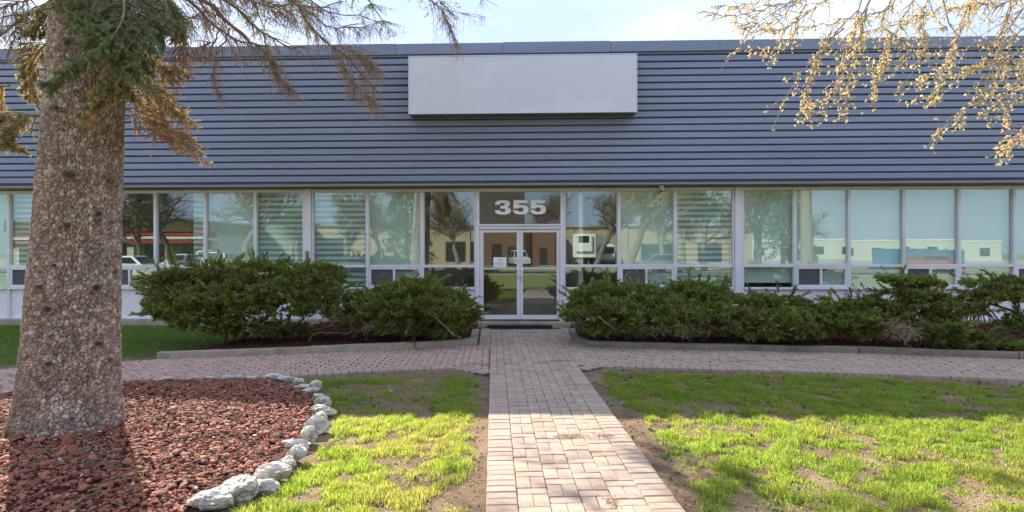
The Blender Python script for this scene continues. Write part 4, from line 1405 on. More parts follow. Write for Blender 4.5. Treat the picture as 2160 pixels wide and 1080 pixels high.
# ================================================================== JUNIPERS
def shrub(label, depth, lobes, stems, dead=(), dens=1.0, bare=0.0, limbs=()):
    """lobes: (px, py, half w px, half h px, depth offset m, half depth m); stems: pixel polylines"""
    sc_ = depth / FOC
    x0 = np.mean([l[0] for l in lobes])
    base = gr(stems[0][0][0], stems[0][0][1])
    root = empty('juniper_shrub', (float(base[0]), float(base[1]), 0.0))
    tag(root, label, 'shrub', 'juniper shrubs planted along the building')
    off = np.array(root.location)
    Ps, Ds, Ls, Bs = [], [], [], []
    for (px, py, hw, hh, dz, hd) in lobes:
        c = dp(px, py, depth + dz)
        ax = np.array([hw * sc_ * 0.93, hd, hh * sc_ * 0.80])
        # the lobe is built from small overlapping cushions of sprays
        area = 4 * math.pi * ((ax[0] * ax[1]) ** 1.6 / 3 + (ax[0] * ax[2]) ** 1.6 / 3 + (ax[1] * ax[2]) ** 1.6 / 3) ** (1 / 1.6)
        nc = max(8, int(area * 24))
        u = unit(rng.normal(size=(nc, 3)) + np.array([0, -0.25, 0.12]))
        cc = c + u * ax * rng.uniform(0.45, 1.0, (nc, 1))
        cr = rng.uniform(0.035, 0.125, nc) * (0.5 + 0.5 * min(1, hh * sc_ / 0.3))
        per = int(32 * dens)
        v = unit(rng.normal(size=(nc, per, 3)) + np.array([0, 0, 0.45]))
        pp = cc[:, None, :] + v * cr[:, None, None] * np.array([1.3, 1.15, 0.5]) * rng.uniform(0.45, 1.0, (nc, per, 1))
        dd = v * 0.7 + u[:, None, :] * np.array([0.9, 0.9, 0.3]) + np.array([0, 0, 0.35])
        Ps.append(pp.reshape(-1, 3)); Ds.append(dd.reshape(-1, 3))
        Ls.append(rng.uniform(0.045, 0.095, nc * per))
        # longer plumes breaking the outline
        npl = max(4, int(area * 16))
        w_ = unit(rng.normal(size=(npl, 3)) + np.array([0, -0.2, 0.45]))
        bp = c + w_ * ax * rng.uniform(0.85, 1.02, (npl, 1))
        pd = unit(w_ * np.array([1.2, 1.0, 0.35]) + np.array([0, 0, 0.28]) + rng.normal(0, 0.25, (npl, 3)))
        pl = rng.uniform(0.08, 0.25, npl)
        tt = np.linspace(0, 1, 6)
        pp2 = bp[:, None, :] + pd[:, None, :] * (pl[:, None] * tt[None])[..., None]
        Ps.append(pp2.reshape(-1, 3)); Ds.append(np.repeat(pd, 6, axis=0) * 1.3); Ls.append(np.repeat(pl, 6) * 0.38 + 0.015); Bs.append(np.repeat(rng.random(npl) < 0.04, 6))
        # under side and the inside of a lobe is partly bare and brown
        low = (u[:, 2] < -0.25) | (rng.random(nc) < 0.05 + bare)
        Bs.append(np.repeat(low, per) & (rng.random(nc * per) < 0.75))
    P = np.concatenate(Ps); D = np.concatenate(Ds); Ln = np.concatenate(Ls); Br = np.concatenate(Bs)
    k = P[:, 2] > 0.10
    P, D, Ln, Br = P[k], D[k], Ln[k], Br[k]
    new = (~Br) & (rng.random(len(Br)) < 0.13)  # random tufts that take the lighter highlight colour
    old = (~Br) & ~new
    V, F = tuft_mesh(P[old] - off, D[old], Ln[old] * 1.08, 8, 0.42, 0.115)
    f = np_obj('foliage', V, F, M['juniper'], root); f['kind'] = 'stuff'
    V, F = tuft_mesh(P[new] - off, D[new] + np.array([0, 0, 0.3]), Ln[new] * 1.0, 7, 0.38, 0.11)
    f = np_obj('highlight_tufts', V, F, M['juniper_highlight'], root); f['kind'] = 'stuff'
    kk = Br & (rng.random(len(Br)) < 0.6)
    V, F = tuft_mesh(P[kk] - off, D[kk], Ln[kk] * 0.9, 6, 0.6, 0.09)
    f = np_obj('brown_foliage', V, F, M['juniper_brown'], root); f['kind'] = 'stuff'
    for s in stems:
        pts = [gr(s[0][0], s[0][1]) + (0, 0, 0.0)] + [dp(a, b, depth + (c if c else 0)) for a, b, c in [(q + (0,))[:3] for q in s[1:]]]
        ps = resample(pts, 14)
        ps = ps + rng.normal(0, 0.008, ps.shape)
        mb = MB(); mb.tube(ps - off, np.linspace(0.042, 0.014, 14), 7); mb.build('stem', M['stem'], root, smooth=True)
    for s in limbs:
        pts = [dp(a, b, depth - c * 0.86) for a, b, c in s]
        ps = resample(pts, 14) + rng.normal(0, 0.006, (14, 3))
        mb = MB(); mb.tube(ps - off, np.linspace(0.016, 0.006, 14), 6); mb.build('bare_limb', M['dead_wood'], root, smooth=True)
    # inner twigs reaching from the stems into every lobe
    tp, tr = [], []
    tops = [dp(s[-1][0], s[-1][1], depth) for s in stems]
    for (px, py, hw, hh, dz, hd) in lobes:
        c = dp(px, py, depth + dz)
        ax = np.array([hw * sc_, hd, hh * sc_])
        a = tops[int(np.argmin([np.linalg.norm(t - c) for t in tops]))]
        for _ in range(9):
            e = c + unit(rng.normal(size=(1, 3)))[0] * ax * rng.uniform(0.5, 0.95)
            mid = (a + e) / 2 + rng.normal(0, 0.06, 3) + np.array([0, 0, -0.05])
            ps = resample([a + rng.normal(0, 0.04, 3), mid, e], 7)
            tp.append(ps - off); tr.append(np.linspace(0.013, 0.003, 7))
    V, F = tubes(np.array(tp), np.array(tr), 5)
    np_obj('twigs', V, F, M['stem'], root, smooth=True)['kind'] = 'stuff'
    for (px, py, rw, rh, cnt) in dead:                # bleached dead sprays hanging out of the skirt
        c = dp(px, py, depth - 0.55)
        a = c + np.stack([rng.normal(0, rw * sc_ * 0.45, cnt), rng.normal(0, 0.1, cnt), rng.normal(0, rh * sc_ * 0.4, cnt) + 0.06], 1)
        d = unit(np.stack([rng.normal(0, 0.8, cnt), rng.normal(-0.3, 0.5, cnt), rng.normal(-0.35, 0.5, cnt)], 1))
        ln = rng.uniform(0.06, 0.2, cnt)[:, None, None]
        s = np.linspace(0, 1, 5)[None, :, None]
        PP = a[:, None, :] + d[:, None, :] * ln * s + rng.normal(0, 0.012, (cnt, 5, 3)) * s
        PP[..., 2] = np.maximum(PP[..., 2], 0.07)
        V, F = tubes(PP - off, np.broadcast_to(np.linspace(0.0045, 0.0015, 5)[None], (cnt, 5)), 4)
        o = np_obj('dead_twigs', V, F, M['dead_wood'], root, smooth=True); o['kind'] = 'stuff'
    return root


shrub('tallest broad juniper left of the door with gaps showing the white wall beneath', 10.4,
      [(372, 598, 62, 34, -0.1, 0.6), (452, 580, 78, 30, 0.1, 0.6), (560, 578, 78, 34, 0.0, 0.6), (650, 585, 72, 38, 0.1, 0.55), (690, 610, 48, 36, 0, 0.5), (700, 572, 20, 16, 0, 0.2),
       (400, 640, 78, 34, -0.3, 0.6), (488, 628, 88, 40, -0.3, 0.65), (590, 616, 76, 32, -0.3, 0.55), (665, 645, 66, 32, -0.2, 0.5), (430, 675, 72, 22, -0.4, 0.5), (492, 690, 40, 22, -0.4, 0.4),
       (590, 696, 60, 16, -0.3, 0.4), (540, 652, 50, 26, -0.4, 0.45), (380, 618, 66, 34, 0.3, 0.6), (350, 662, 30, 14, -0.2, 0.35)],
      [[(478, 728), (470, 690), (430, 640), (400, 600)], [(492, 726), (500, 690), (520, 640), (560, 600)], [(500, 722), (560, 672), (600, 630), (650, 590)]],
      bare=0.1)
shrub('domed juniper hard by the left door jamb with bleached twigs at its skirt', 10.55,
      [(738, 668, 44, 26, 0, 0.45), (752, 640, 36, 22, 0.1, 0.4), (800, 628, 54, 30, 0, 0.5), (868, 612, 74, 28, 0, 0.55), (940, 628, 52, 26, 0.1, 0.5), (985, 658, 34, 28, 0, 0.4), (830, 655, 80, 30, -0.3, 0.55), (905, 650, 78, 32, -0.3, 0.55),
       (960, 675, 44, 26, -0.2, 0.45), (770, 670, 46, 24, -0.2, 0.4), (865, 685, 80, 20, -0.3, 0.5), (925, 698, 48, 16, -0.2, 0.4)],
      [[(740, 720), (760, 700), (800, 690), (850, 660)], [(832, 712), (850, 690), (880, 650)], [(960, 716), (974, 700), (930, 668), (880, 640)]],
      dead=[(785, 692, 34, 14, 90), (725, 680, 40, 16, 60), (840, 668, 20, 12, 20)],
      limbs=[[(958, 708, 0.7), (940, 690, 0.8), (915, 668, 0.85), (888, 656, 0.85), (870, 640, 0.75)], [(835, 664, 0.85), (812, 652, 0.85), (788, 640, 0.8)], [(648, 726, 0.3), (662, 706, 0.4), (692, 701, 0.45), (735, 704, 0.4)]])
shrub('rounded juniper hard by the right door jamb', 10.5,
      [(1232, 632, 38, 30, 0, 0.5), (1285, 618, 56, 26, 0.1, 0.5), (1350, 625, 44, 30, 0.1, 0.5), (1222, 662, 34, 26, -0.1, 0.45), (1280, 655, 66, 30, -0.3, 0.55), (1340, 660, 50, 30, -0.3, 0.5),
       (1268, 690, 52, 16, -0.3, 0.4), (1330, 692, 50, 16, -0.3, 0.4)],
      [[(1330, 722), (1310, 700), (1280, 660)], [(1345, 722), (1350, 690), (1340, 640)]],
      dead=[(1345, 700, 36, 10, 40)],
      limbs=[[(1262, 666, 0.85), (1280, 682, 0.85), (1300, 697, 0.75)], [(1380, 672, 0.8), (1395, 684, 0.8)]])
shrub('bushy juniper with brown lower twigs, second right of the door', 10.3,
      [(1400, 632, 42, 26, 0.2, 0.45), (1462, 618, 60, 24, 0.2, 0.5), (1520, 632, 40, 26, 0.1, 0.45), (1425, 660, 58, 30, -0.2, 0.55), (1490, 662, 60, 32, -0.2, 0.55), (1450, 692, 56, 16, -0.3, 0.4), (1520, 692, 46, 18, -0.2, 0.4)],
      [[(1460, 726), (1450, 700), (1440, 650)], [(1478, 726), (1500, 690), (1500, 640)]],
      dead=[(1440, 700, 50, 12, 130)])
shrub('wide low juniper before the white bay post, third right of the door', 10.15,
      [(1600, 642, 44, 26, 0.2, 0.45), (1655, 640, 44, 24, 0.2, 0.45), (1580, 668, 42, 28, -0.1, 0.5), (1640, 672, 62, 30, -0.2, 0.55), (1700, 664, 46, 28, 0, 0.5), (1610, 700, 56, 16, -0.3, 0.4), (1690, 700, 52, 16, -0.3, 0.4)],
      [[(1620, 730), (1620, 700), (1600, 650)], [(1640, 730), (1670, 700), (1690, 650)]],
      dead=[(1680, 700, 40, 12, 50)])
shrub('small juniper with a bent bare trunk over the kerb gap', 9.9,
      [(1790, 645, 44, 24, 0.2, 0.45), (1838, 640, 36, 22, 0.2, 0.4), (1775, 672, 46, 26, 0, 0.5), (1835, 676, 48, 28, -0.1, 0.45), (1810, 700, 46, 16, -0.1, 0.35)],
      [[(1846, 742), (1852, 728), (1842, 710), (1830, 690), (1815, 650)]])
shrub('layered juniper with a thicket of dead twigs hanging over the kerb', 9.7,
      [(1888, 592, 42, 12, 0.1, 0.34), (1945, 600, 46, 11, 0.1, 0.34), (1905, 622, 48, 13, 0.0, 0.38), (1965, 622, 31, 10, 0, 0.30), (1895, 648, 44, 12, 0, 0.34), (1955, 642, 48, 13, 0, 0.38), (2018, 640, 42, 17, 0, 0.34),
       (1985, 665, 55, 14, -0.1, 0.38), (1900, 672, 31, 10, 0, 0.30), (1985, 692, 48, 17, -0.3, 0.38), (2005, 722, 40, 14, -0.3, 0.30), (1945, 700, 33, 14, -0.2, 0.30)],
      [[(1940, 742), (1935, 715), (1925, 670), (1900, 600)], [(1950, 742), (1970, 700), (2000, 650)]],
      dead=[(1908, 706, 34, 24, 150), (1880, 690, 16, 12, 26)])
shrub('spreading juniper at the right picture edge arching on a bare limb', 9.6,
      [(2085, 600, 40, 12, 0.1, 0.34), (2130, 598, 33, 11, 0.1, 0.30), (2100, 625, 52, 13, 0, 0.38), (2160, 620, 40, 17, 0, 0.34), (2215, 640, 46, 31, 0, 0.42), (2062, 620, 24, 9, 0, 0.21), (2150, 680, 37, 18, -0.1, 0.34),
       (2055, 655, 18, 7, 0, 0.17), (2065, 718, 50, 14, -0.1, 0.34), (2130, 728, 40, 10, -0.2, 0.30), (2040, 712, 27, 12, 0, 0.26), (2200, 700, 46, 23, 0, 0.42)],
      [[(2215, 735), (2185, 690), (2140, 660), (2090, 640), (2060, 622)], [(2220, 735), (2215, 690), (2200, 640)]])


# ================================================================== SPRUCE
def trunk_axis(z):
    z = np.asarray(z, float)
    return np.stack([-3.84 + 0.052 * np.minimum(z, 14), -7.88 + 0.004 * z, z], -1)


spr = empty('spruce_tree', (-3.84, -7.88, 0))
tag(spr, 'great old spruce with a thick scaly trunk rising from the red gravel bed', 'tree')
SO = np.array([-3.84, -7.88, 0.0])


def trunk_r(z):
    return np.interp(z, [-0.1, 0.05, 0.2, 0.45, 0.9, 1.8, 3.7, 6, 10, 14.5], [0.455, 0.43, 0.405, 0.383, 0.36, 0.328, 0.285, 0.24, 0.15, 0.03])


na, nz = 500, 640
th = np.linspace(0, 2 * math.pi, na, endpoint=False)
zz = np.linspace(-0.08, 4.2, nz)
TH, ZZ = np.meshgrid(th, zz)


def cells(u, v, wrap, seed):
    """F1, F2-F1 and a per-cell random of jittered cells; u wraps"""
    ui, vi = np.floor(u).astype(int), np.floor(v).astype(int)
    f1 = np.full(u.shape, 9.0); f2 = np.full(u.shape, 9.0); idr = np.zeros(u.shape)
    def h(a, b, s):
        t = np.sin(a * 127.1 + b * 311.7 + s) * 43758.5453
        return t - np.floor(t)
    for du in (-1, 0, 1):
        for dv in (-1, 0, 1):
            a = (ui + du) % wrap; b = vi + dv
            pu = ui + du + h(a, b, seed); pv = b + h(a, b, seed + 17.3)
            dist = np.hypot(u - pu, v - pv)
            nf = dist < f1
            f2 = np.where(nf, f1, np.minimum(f2, dist)); idr = np.where(nf, h(a, b, seed + 5.1), idr); f1 = np.minimum(f1, dist)
    return f1, f2 - f1, idr


warp = 0.55 * (fbm(np.cos(TH) * 6 + 9, ZZ * 9 + np.sin(TH) * 6, 61, 3) - 0.5)
NU = 68
U = TH / (2 * math.pi) * NU
f1, fe, idr = cells((U + warp * 1.5) % NU, ZZ / 0.040 + warp * 1.7, NU, 3.0)
g1, ge_, idr2 = cells((U * 2.5 + warp * 2) % (NU * 2.5), ZZ / 0.021 + warp * 2, int(NU * 2.5), 8.0)
plate = np.clip((fe - 0.02) / 0.15, 0, 1) ** 0.8
fine = np.clip(ge_ / 0.3, 0, 1)
crk = fbm(U * 0.5, ZZ * 2.2, 83, 3)
crk = np.exp(-((crk - 0.5) / 0.03) ** 2)                      # long upright fissures
disp = 0.021 * (plate - 0.85) + 0.006 * (fine - 0.5) * plate + 0.006 * (idr - 0.5) * plate + 0.004 * (idr2 - 0.5) - 0.014 * crk
disp += 0.022 * (fbm(np.cos(TH) * 2, ZZ * 1.4 + np.sin(TH) * 2, 71, 3) - 0.5)
# root flare lobes
disp += np.clip(0.35 - ZZ, 0, 0.5) * 0.17 * (0.5 + 0.5 * np.sin(TH * 5 + 0.7))
# old branch knots
ax0 = trunk_axis(ZZ)
Rr = trunk_r(ZZ)
KN = [(150, 370, 0.075), (230, 383, 0.06), (207, 453, 0.055), (142, 478, 0.06), (100, 653, 0.055), (203, 608, 0.06), (86, 608, 0.05), (205, 725, 0.05), (240, 575, 0.045), (115, 560, 0.03), (120, 230, 0.06), (145, 90, 0.07), (105, 770, 0.05), (230, 760, 0.05)]
knot = np.zeros(TH.shape)
X3 = ax0 + np.stack([np.cos(TH) * Rr, np.sin(TH) * Rr, 0 * TH], -1)
for px, py, kr in KN:
    r = ray(px, py)
    # nearest point of the bark surface to this ray on the near side
    v = X3 - CAM
    dist = np.linalg.norm(v - (v @ r)[..., None] / (r @ r) * r, axis=-1) + 50 * ((np.sin(TH)) > 0.3)
    i = np.unravel_index(np.argmin(dist), dist.shape)
    dd = np.linalg.norm((X3 - X3[i]) * np.array([1, 1, 1.25]), axis=-1) / kr
    disp += 0.022 * np.exp(-((dd - 0.72) / 0.28) ** 2) - 0.025 * np.exp(-(dd / 0.35) ** 2)
    knot = np.maximum(knot, np.exp(-(dd / 0.85) ** 4))
V = ax0 + np.stack([np.cos(TH) * (Rr + disp), np.sin(TH) * (Rr + disp), 0 * TH], -1)
ii = np.arange(TH.size).reshape(TH.shape)
F = np.stack([ii[:-1], np.roll(ii, -1, 1)[:-1], np.roll(ii, -1, 1)[1:], ii[1:]], -1).reshape(-1, 4)
tme = np_me('trunk', V.reshape(-1, 3) - SO, F, True)
add_attr(tme, 'plate', (0.5 * idr + 0.5 * idr2).ravel())
add_attr(tme, 'moss', (np.clip((0.75 - ZZ) / 0.7, 0, 1) * np.clip(0.35 - np.cos(TH), 0, 1) * (fbm(U * 0.4, ZZ * 6, 91) > 0.35)).ravel())
add_attr(tme, 'knot', knot.ravel())
bk = mat('spruce_bark', (0.60, 0.50, 0.42), (0.38, 0.30, 0.24), 20, 0.95, 0.9, 90, c3=(0.64, 0.57, 0.51), detail=8)
t = bk.node_tree
bs = t.nodes['Principled BSDF']
src = bs.inputs['Base Color'].links[0].from_socket
a1 = t.nodes.new('ShaderNodeAttribute'); a1.attribute_name = 'plate'
r1 = t.nodes.new('ShaderNodeValToRGB')
r1.color_ramp.elements[0].color = (0.38, 0.35, 0.33, 1); r1.color_ramp.elements[1].color = (1.75, 1.62, 1.56, 1)
e = r1.color_ramp.elements.new(0.55); e.color = (0.85, 0.78, 0.72, 1)
mx = t.nodes.new('ShaderNodeMixRGB'); mx.blend_type = 'MULTIPLY'; mx.inputs[0].default_value = 1.0
t.links.new(a1.outputs['Fac'], r1.inputs[0]); t.links.new(src, mx.inputs[1]); t.links.new(r1.outputs[0], mx.inputs[2])
a2 = t.nodes.new('ShaderNodeAttribute'); a2.attribute_name = 'knot'
m2 = t.nodes.new('ShaderNodeMixRGB'); m2.inputs[2].default_value = (0.10, 0.075, 0.05, 1)
mm = t.nodes.new('ShaderNodeMath'); mm.operation = 'MULTIPLY'; mm.inputs[1].default_value = 0.65
t.links.new(a2.outputs['Fac'], mm.inputs[0]); t.links.new(mm.outputs[0], m2.inputs[0]); t.links.new(mx.outputs[0], m2.inputs[1])
a3 = t.nodes.new('ShaderNodeAttribute'); a3.attribute_name = 'moss'
m3 = t.nodes.new('ShaderNodeMixRGB'); m3.inputs[2].default_value = (0.15, 0.135, 0.07, 1)
m4 = t.nodes.new('ShaderNodeMath'); m4.operation = 'MULTIPLY'; m4.inputs[1].default_value = 0.7
t.links.new(a3.outputs['Fac'], m4.inputs[0]); t.links.new(m4.outputs[0], m3.inputs[0]); t.links.new(m2.outputs[0], m3.inputs[1])
t.links.new(m3.outputs[0], bs.inputs['Base Color'])
link('trunk', tme, bk, spr)
zu = np.linspace(4.15, 14.5, 30)
Vu, Fu = tubes(trunk_axis(zu)[None], trunk_r(zu)[None], 24)
np_obj('upper_trunk', Vu - SO, Fu, bk, spr, smooth=True)


def bough(pts, r0, nside, slen, mats, droop=0.35, needles=40, sub=5, live=1.0, side3=0.55):
    """a living bough: limb, side twigs with sub twigs, needles on all of them"""
    ps = resample(pts, 18)
    L_ = np.linalg.norm(np.diff(ps, axis=0), axis=1).sum()
    V, F = tubes(ps[None] - SO, np.linspace(r0, r0 * 0.25, 18)[None], 6)
    limb = np_obj('bough', V, F, M['dead_branch'], spr, smooth=True)
    T = unit(np.gradient(ps, axis=0))
    tw, seg = [], []
    for i in range(nside):
        u = 0.12 + 0.88 * (i + rng.uniform(0, 0.9)) / nside
        k = min(17, int(u * 17))
        p, d = ps[k], T[k]
        s = np.cross(d, [0, 0, 1.0]); s /= np.linalg.norm(s) + 1e-6
        s *= 1 if i % 2 else -1
        ln = slen * (1.15 - 0.75 * u) * rng.uniform(0.6, 1.2)
        dirn = unit((d * rng.uniform(0.5, 0.9) + s * rng.uniform(0.5, 0.95) + np.array([0, 0, rng.uniform(-0.35, 0.3)]))[None])[0]
        q = [p]
        for j in range(4):
            q.append(q[-1] + dirn * ln / 4); dirn = unit((dirn + np.array([0, 0, -droop * 0.22]))[None])[0]
        q = np.array(q); tw.append(q)
        for j in range(4): seg.append((q[j], q[j + 1]))
        for j in range(sub):
            a = q[1 + j % 3] if j < 3 else q[rng.integers(1, 4)]
            dd = unit((unit((q[-1] - q[0])[None])[0] * 0.9 + rng.normal(0, side3, 3) + np.array([0, 0, -droop * 0.7]))[None])[0]
            e = a + dd * ln * rng.uniform(0.25, 0.5)
            seg.append((a, (a + e) / 2)); seg.append(((a + e) / 2, e))
            tw.append(np.array([a, a * 0.75 + e * 0.25, (a + e) / 2, a * 0.25 + e * 0.75, e]))
    tw = np.array(tw)
    V, F = tubes(tw - SO, np.broadcast_to(np.linspace(0.0045, 0.0018, 5)[None], (len(tw), 5)), 4)
    np_obj('twigs', V, F, M['dead_branch'], limb)['kind'] = 'stuff'
    A = np.array([s[0] for s in seg]); B = np.array([s[1] for s in seg])
    k = rng.random(len(A)) < live
    A, B = A[k], B[k]
    w = rng.integers(0, len(mats), len(A))
    for i, mk in enumerate(mats):
        kk = w == i
        if kk.sum() == 0: continue
        V, F = needle_mesh(A[kk] - SO, B[kk] - SO, needles, 0.024, 0.0018)
        o = np_obj('needles', V, F, M[mk], limb); o['kind'] = 'stuff'
    return limb


def pxp(lst):
    return [dp(a, b, c) for a, b, c in lst]


# green boughs hanging before the trunk
bough(pxp([(250, -60, 5.0), (262, 10, 4.75), (250, 60, 4.6), (215, 95, 4.5), (180, 125, 4.4)]), 0.018, 45, 0.354, ['spruce_green'], 0.5)
bough(pxp([(265, 40, 4.95), (235, 85, 4.65), (190, 118, 4.5), (130, 160, 4.4), (100, 185, 4.38)]), 0.016, 54, 0.307, ['spruce_green'], 0.4)
bough(pxp([(215, -40, 5.0), (200, 10, 4.7), (180, 40, 4.6), (160, 60, 4.55)]), 0.014, 35, 0.307, ['spruce_green'], 0.5)
bough(pxp([(285, -30, 5.1), (300, 30, 4.95), (315, 70, 4.9), (320, 105, 4.9)]), 0.016, 40, 0.307, ['spruce_green'], 0.5)
bough(pxp([(290, 105, 5.05), (262, 150, 4.8), (235, 190, 4.7), (205, 235, 4.6), (180, 265, 4.6)]), 0.013, 40, 0.260, ['spruce_green', 'spruce_sunlit', 'spruce_rust'], 0.4)
bough(pxp([(270, 175, 4.95), (245, 195, 4.7), (215, 205, 4.6), (185, 232, 4.55)]), 0.010, 27, 0.212, ['spruce_green', 'spruce_sunlit'], 0.4)
bough(pxp([(225, 40, 4.9), (245, 80, 4.65), (265, 115, 4.6), (290, 150, 4.65)]), 0.012, 37, 0.283, ['spruce_green'], 0.4)
bough(pxp([(330, 20, 5.0), (300, 60, 4.75), (270, 100, 4.6), (255, 140, 4.55), (215, 175, 4.5)]), 0.014, 40, 0.30, ['spruce_green'], 0.45)
bough(pxp([(150, -30, 5.0), (160, 10, 4.75), (190, 45, 4.6), (235, 60, 4.55)]), 0.012, 34, 0.28, ['spruce_green'], 0.5)
bough(pxp([(300, 90, 5.0), (285, 120, 4.8), (300, 165, 4.7), (330, 190, 4.75)]), 0.012, 32, 0.26, ['spruce_green', 'spruce_green', 'spruce_sunlit'], 0.4)
bough(pxp([(330, -30, 5.1), (350, 10, 5.05), (345, 55, 5.0), (330, 90, 5.0)]), 0.012, 34, 0.28, ['spruce_green'], 0.6)
# rusty bough to the right of the trunk
bough(pxp([(262, 130, 5.3), (300, 160, 5.3), (340, 200, 5.35), (375, 235, 5.4), (390, 245, 5.4)]), 0.016, 45, 0.443, ['spruce_sunlit', 'spruce_sunlit', 'spruce_rust'], 0.7, live=0.8, side3=0.9, needles=26)
bough(pxp([(268, 190, 5.2), (310, 235, 5.2), (350, 280, 5.2), (390, 305, 5.2), (420, 330, 5.2)]), 0.012, 40, 0.384, ['spruce_rust', 'spruce_sunlit', 'spruce_rust'], 0.3, live=0.55, side3=0.9, needles=26)
bough(pxp([(270, 110, 5.3), (315, 125, 5.35), (350, 150, 5.4), (385, 150, 5.4)]), 0.012, 35, 0.354, ['spruce_green', 'spruce_rust', 'spruce_sunlit'], 0.5, live=0.75, side3=0.9, needles=26)
bough(pxp([(268, 230, 5.2), (300, 250, 5.2), (345, 270, 5.25), (400, 290, 5.3)]), 0.010, 29, 0.354, ['spruce_rust', 'spruce_sunlit'], 0.4, live=0.55, side3=0.9, needles=26)
bough(pxp([(270, 150, 5.4), (290, 180, 5.5), (330, 230, 5.6), (350, 270, 5.6)]), 0.010, 29, 0.325, ['spruce_sunlit', 'spruce_sunlit', 'spruce_green'], 0.6, live=0.8, side3=0.9, needles=26)
# boughs to the left of the trunk
bough(pxp([(110, 85, 5.4), (85, 105, 5.5), (65, 140, 5.5), (62, 190, 5.5), (70, 215, 5.5)]), 0.013, 45, 0.260, ['spruce_sunlit', 'spruce_sunlit', 'spruce_green'], 0.7, live=0.85)
bough(pxp([(92, 240, 5.3), (60, 244, 5.3), (20, 248, 5.3), (-40, 240, 5.3)]), 0.013, 35, 0.307, ['spruce_green', 'spruce_green', 'spruce_sunlit'], 0.9, live=0.85)
bough(pxp([(60, 244, 5.25), (30, 265, 5.2), (10, 290, 5.2), (45, 315, 5.2)]), 0.010, 29, 0.236, ['spruce_green', 'spruce_sunlit'], 0.9, live=0.9)
bough(pxp([(20, 180, 5.6), (0, 185, 5.6), (-20, 215, 5.6)]), 0.010, 18, 0.295, ['spruce_sunlit'], 0.8)
bough(pxp([(120, -10, 5.3), (100, 30, 5.3), (85, 55, 5.3), (60, 70, 5.3)]), 0.012, 35, 0.260, ['spruce_sunlit', 'spruce_green', 'spruce_green'], 0.7, live=0.8)
bough(pxp([(330, -20, 5.2), (345, 20, 5.3), (365, 45, 5.3), (380, 80, 5.4)]), 0.012, 29, 0.283, ['spruce_green', 'spruce_sunlit'], 0.8, live=0.7)


def dead_branch(pts, r0, r1, nside, slen, hang, mats=None, live=0.0, tw_s=1.0):
    ps = resample(pts, 22)
    ps[2:] += rng.normal(0, 0.008, ps[2:].shape)
    V, F = tubes(ps[None] - SO, np.linspace(r0, r1, 22)[None], 7)
    limb = np_obj('dead_bough', V, F, M['dead_branch'], spr, smooth=True)
    T = unit(np.gradient(ps, axis=0))
    side, tl = [], []
    for i in range(nside):
        u = 0.18 + 0.82 * (i + rng.uniform(0, 1)) / nside
        k = min(21, int(u * 21))
        p, d = ps[k], T[k]
        s = np.cross(d, [0, 0, 1.0]); s /= np.linalg.norm(s) + 1e-6
        s *= 1 if rng.random() < 0.5 else -1
        ln = slen * (1.2 - 0.7 * u) * rng.uniform(0.4, 1.2)
        dirn = unit((d * rng.uniform(0.5, 1.0) + s * rng.uniform(0.2, 0.8) + np.array([0, 0, rng.uniform(-0.5, 0.15)]))[None])[0]
        q = [p]
        for j in range(6):
            q.append(q[-1] + dirn * ln / 6)
            dirn = unit((dirn + np.array([0, 0, -0.10]) + rng.normal(0, 0.10, 3))[None])[0]
        side.append(q)
    side = np.array(side)
    V, F = tubes(side - SO, np.linspace(0.0065, 0.002, 7)[None] * rng.uniform(0.6, 1.2, (len(side), 1)), 5)
    # hanging twiglets along the limb and its side twigs
    src = np.concatenate([side[:, 1:].reshape(-1, 3), ps[6:]])
    n = int(len(src) * hang * 0.52)
    a = src[rng.integers(0, len(src), n)] + rng.normal(0, 0.012, (n, 3))
    d = unit(np.stack([rng.normal(0.15, 0.45, n), rng.normal(0, 0.45, n), rng.normal(-0.75, 0.4, n)], 1))
    ln = rng.uniform(0.03, 0.17, n)[:, None, None] * tw_s
    s = np.linspace(0, 1, 4)[None, :, None]
    tw = a[:, None, :] + d[:, None, :] * ln * s + np.array([0, 0, -1.0]) * ln * 0.25 * s ** 2 + rng.normal(0, 0.006, (n, 4, 3)) * s
    V2, F2 = tubes(tw - SO, np.broadcast_to((np.linspace(0.0021, 0.0014, 4) * tw_s)[None], (n, 4)), 3)
    V, F = join([(V, F), (V2, F2)])
    o = np_obj('bare_twigs', V, F, M['dead_branch'], limb); o['kind'] = 'stuff'
    if mats:
        for mk in mats:
            k = rng.random(n) < live / len(mats)
            if k.sum():
                V, F = needle_mesh(tw[k, 0] - SO, tw[k, 3] - SO, 26, 0.014, 0.0011)
                o = np_obj('needles', V, F, M[mk], limb); o['kind'] = 'stuff'
    return limb


TR = lambda z: tuple(trunk_axis(z) + np.array([0.2, 0.15, 0]))
dead_branch([TR(4.3)] + pxp([(398, 0, 5.6), (429, 33, 5.7), (469, 64, 5.8), (504, 87, 5.9), (531, 93, 6.0), (565, 97, 6.1)]), 0.022, 0.006, 26, 0.55, 2.6, ['spruce_rust'], 0.06)
dead_branch([TR(4.5)] + pxp([(431, 0, 5.7), (480, 44, 5.9), (520, 80, 6.0), (556, 103, 6.1), (580, 130, 6.2)]), 0.034, 0.008, 24, 0.55, 2.6, ['spruce_rust'], 0.08)
dead_branch([TR(4.7)] + pxp([(475, 0, 5.9), (504, 22, 6.0), (535, 53, 6.1), (558, 73, 6.2), (591, 89, 6.3), (650, 104, 6.4)]), 0.026, 0.005, 26, 0.55, 2.6)
dead_branch(pxp([(556, 72, 6.2), (562, 95, 6.2), (569, 124, 6.2), (585, 150, 6.2), (602, 173, 6.2), (616, 192, 6.2)]), 0.010, 0.004, 22, 0.36, 3.4, ['spruce_rust'], 0.05)
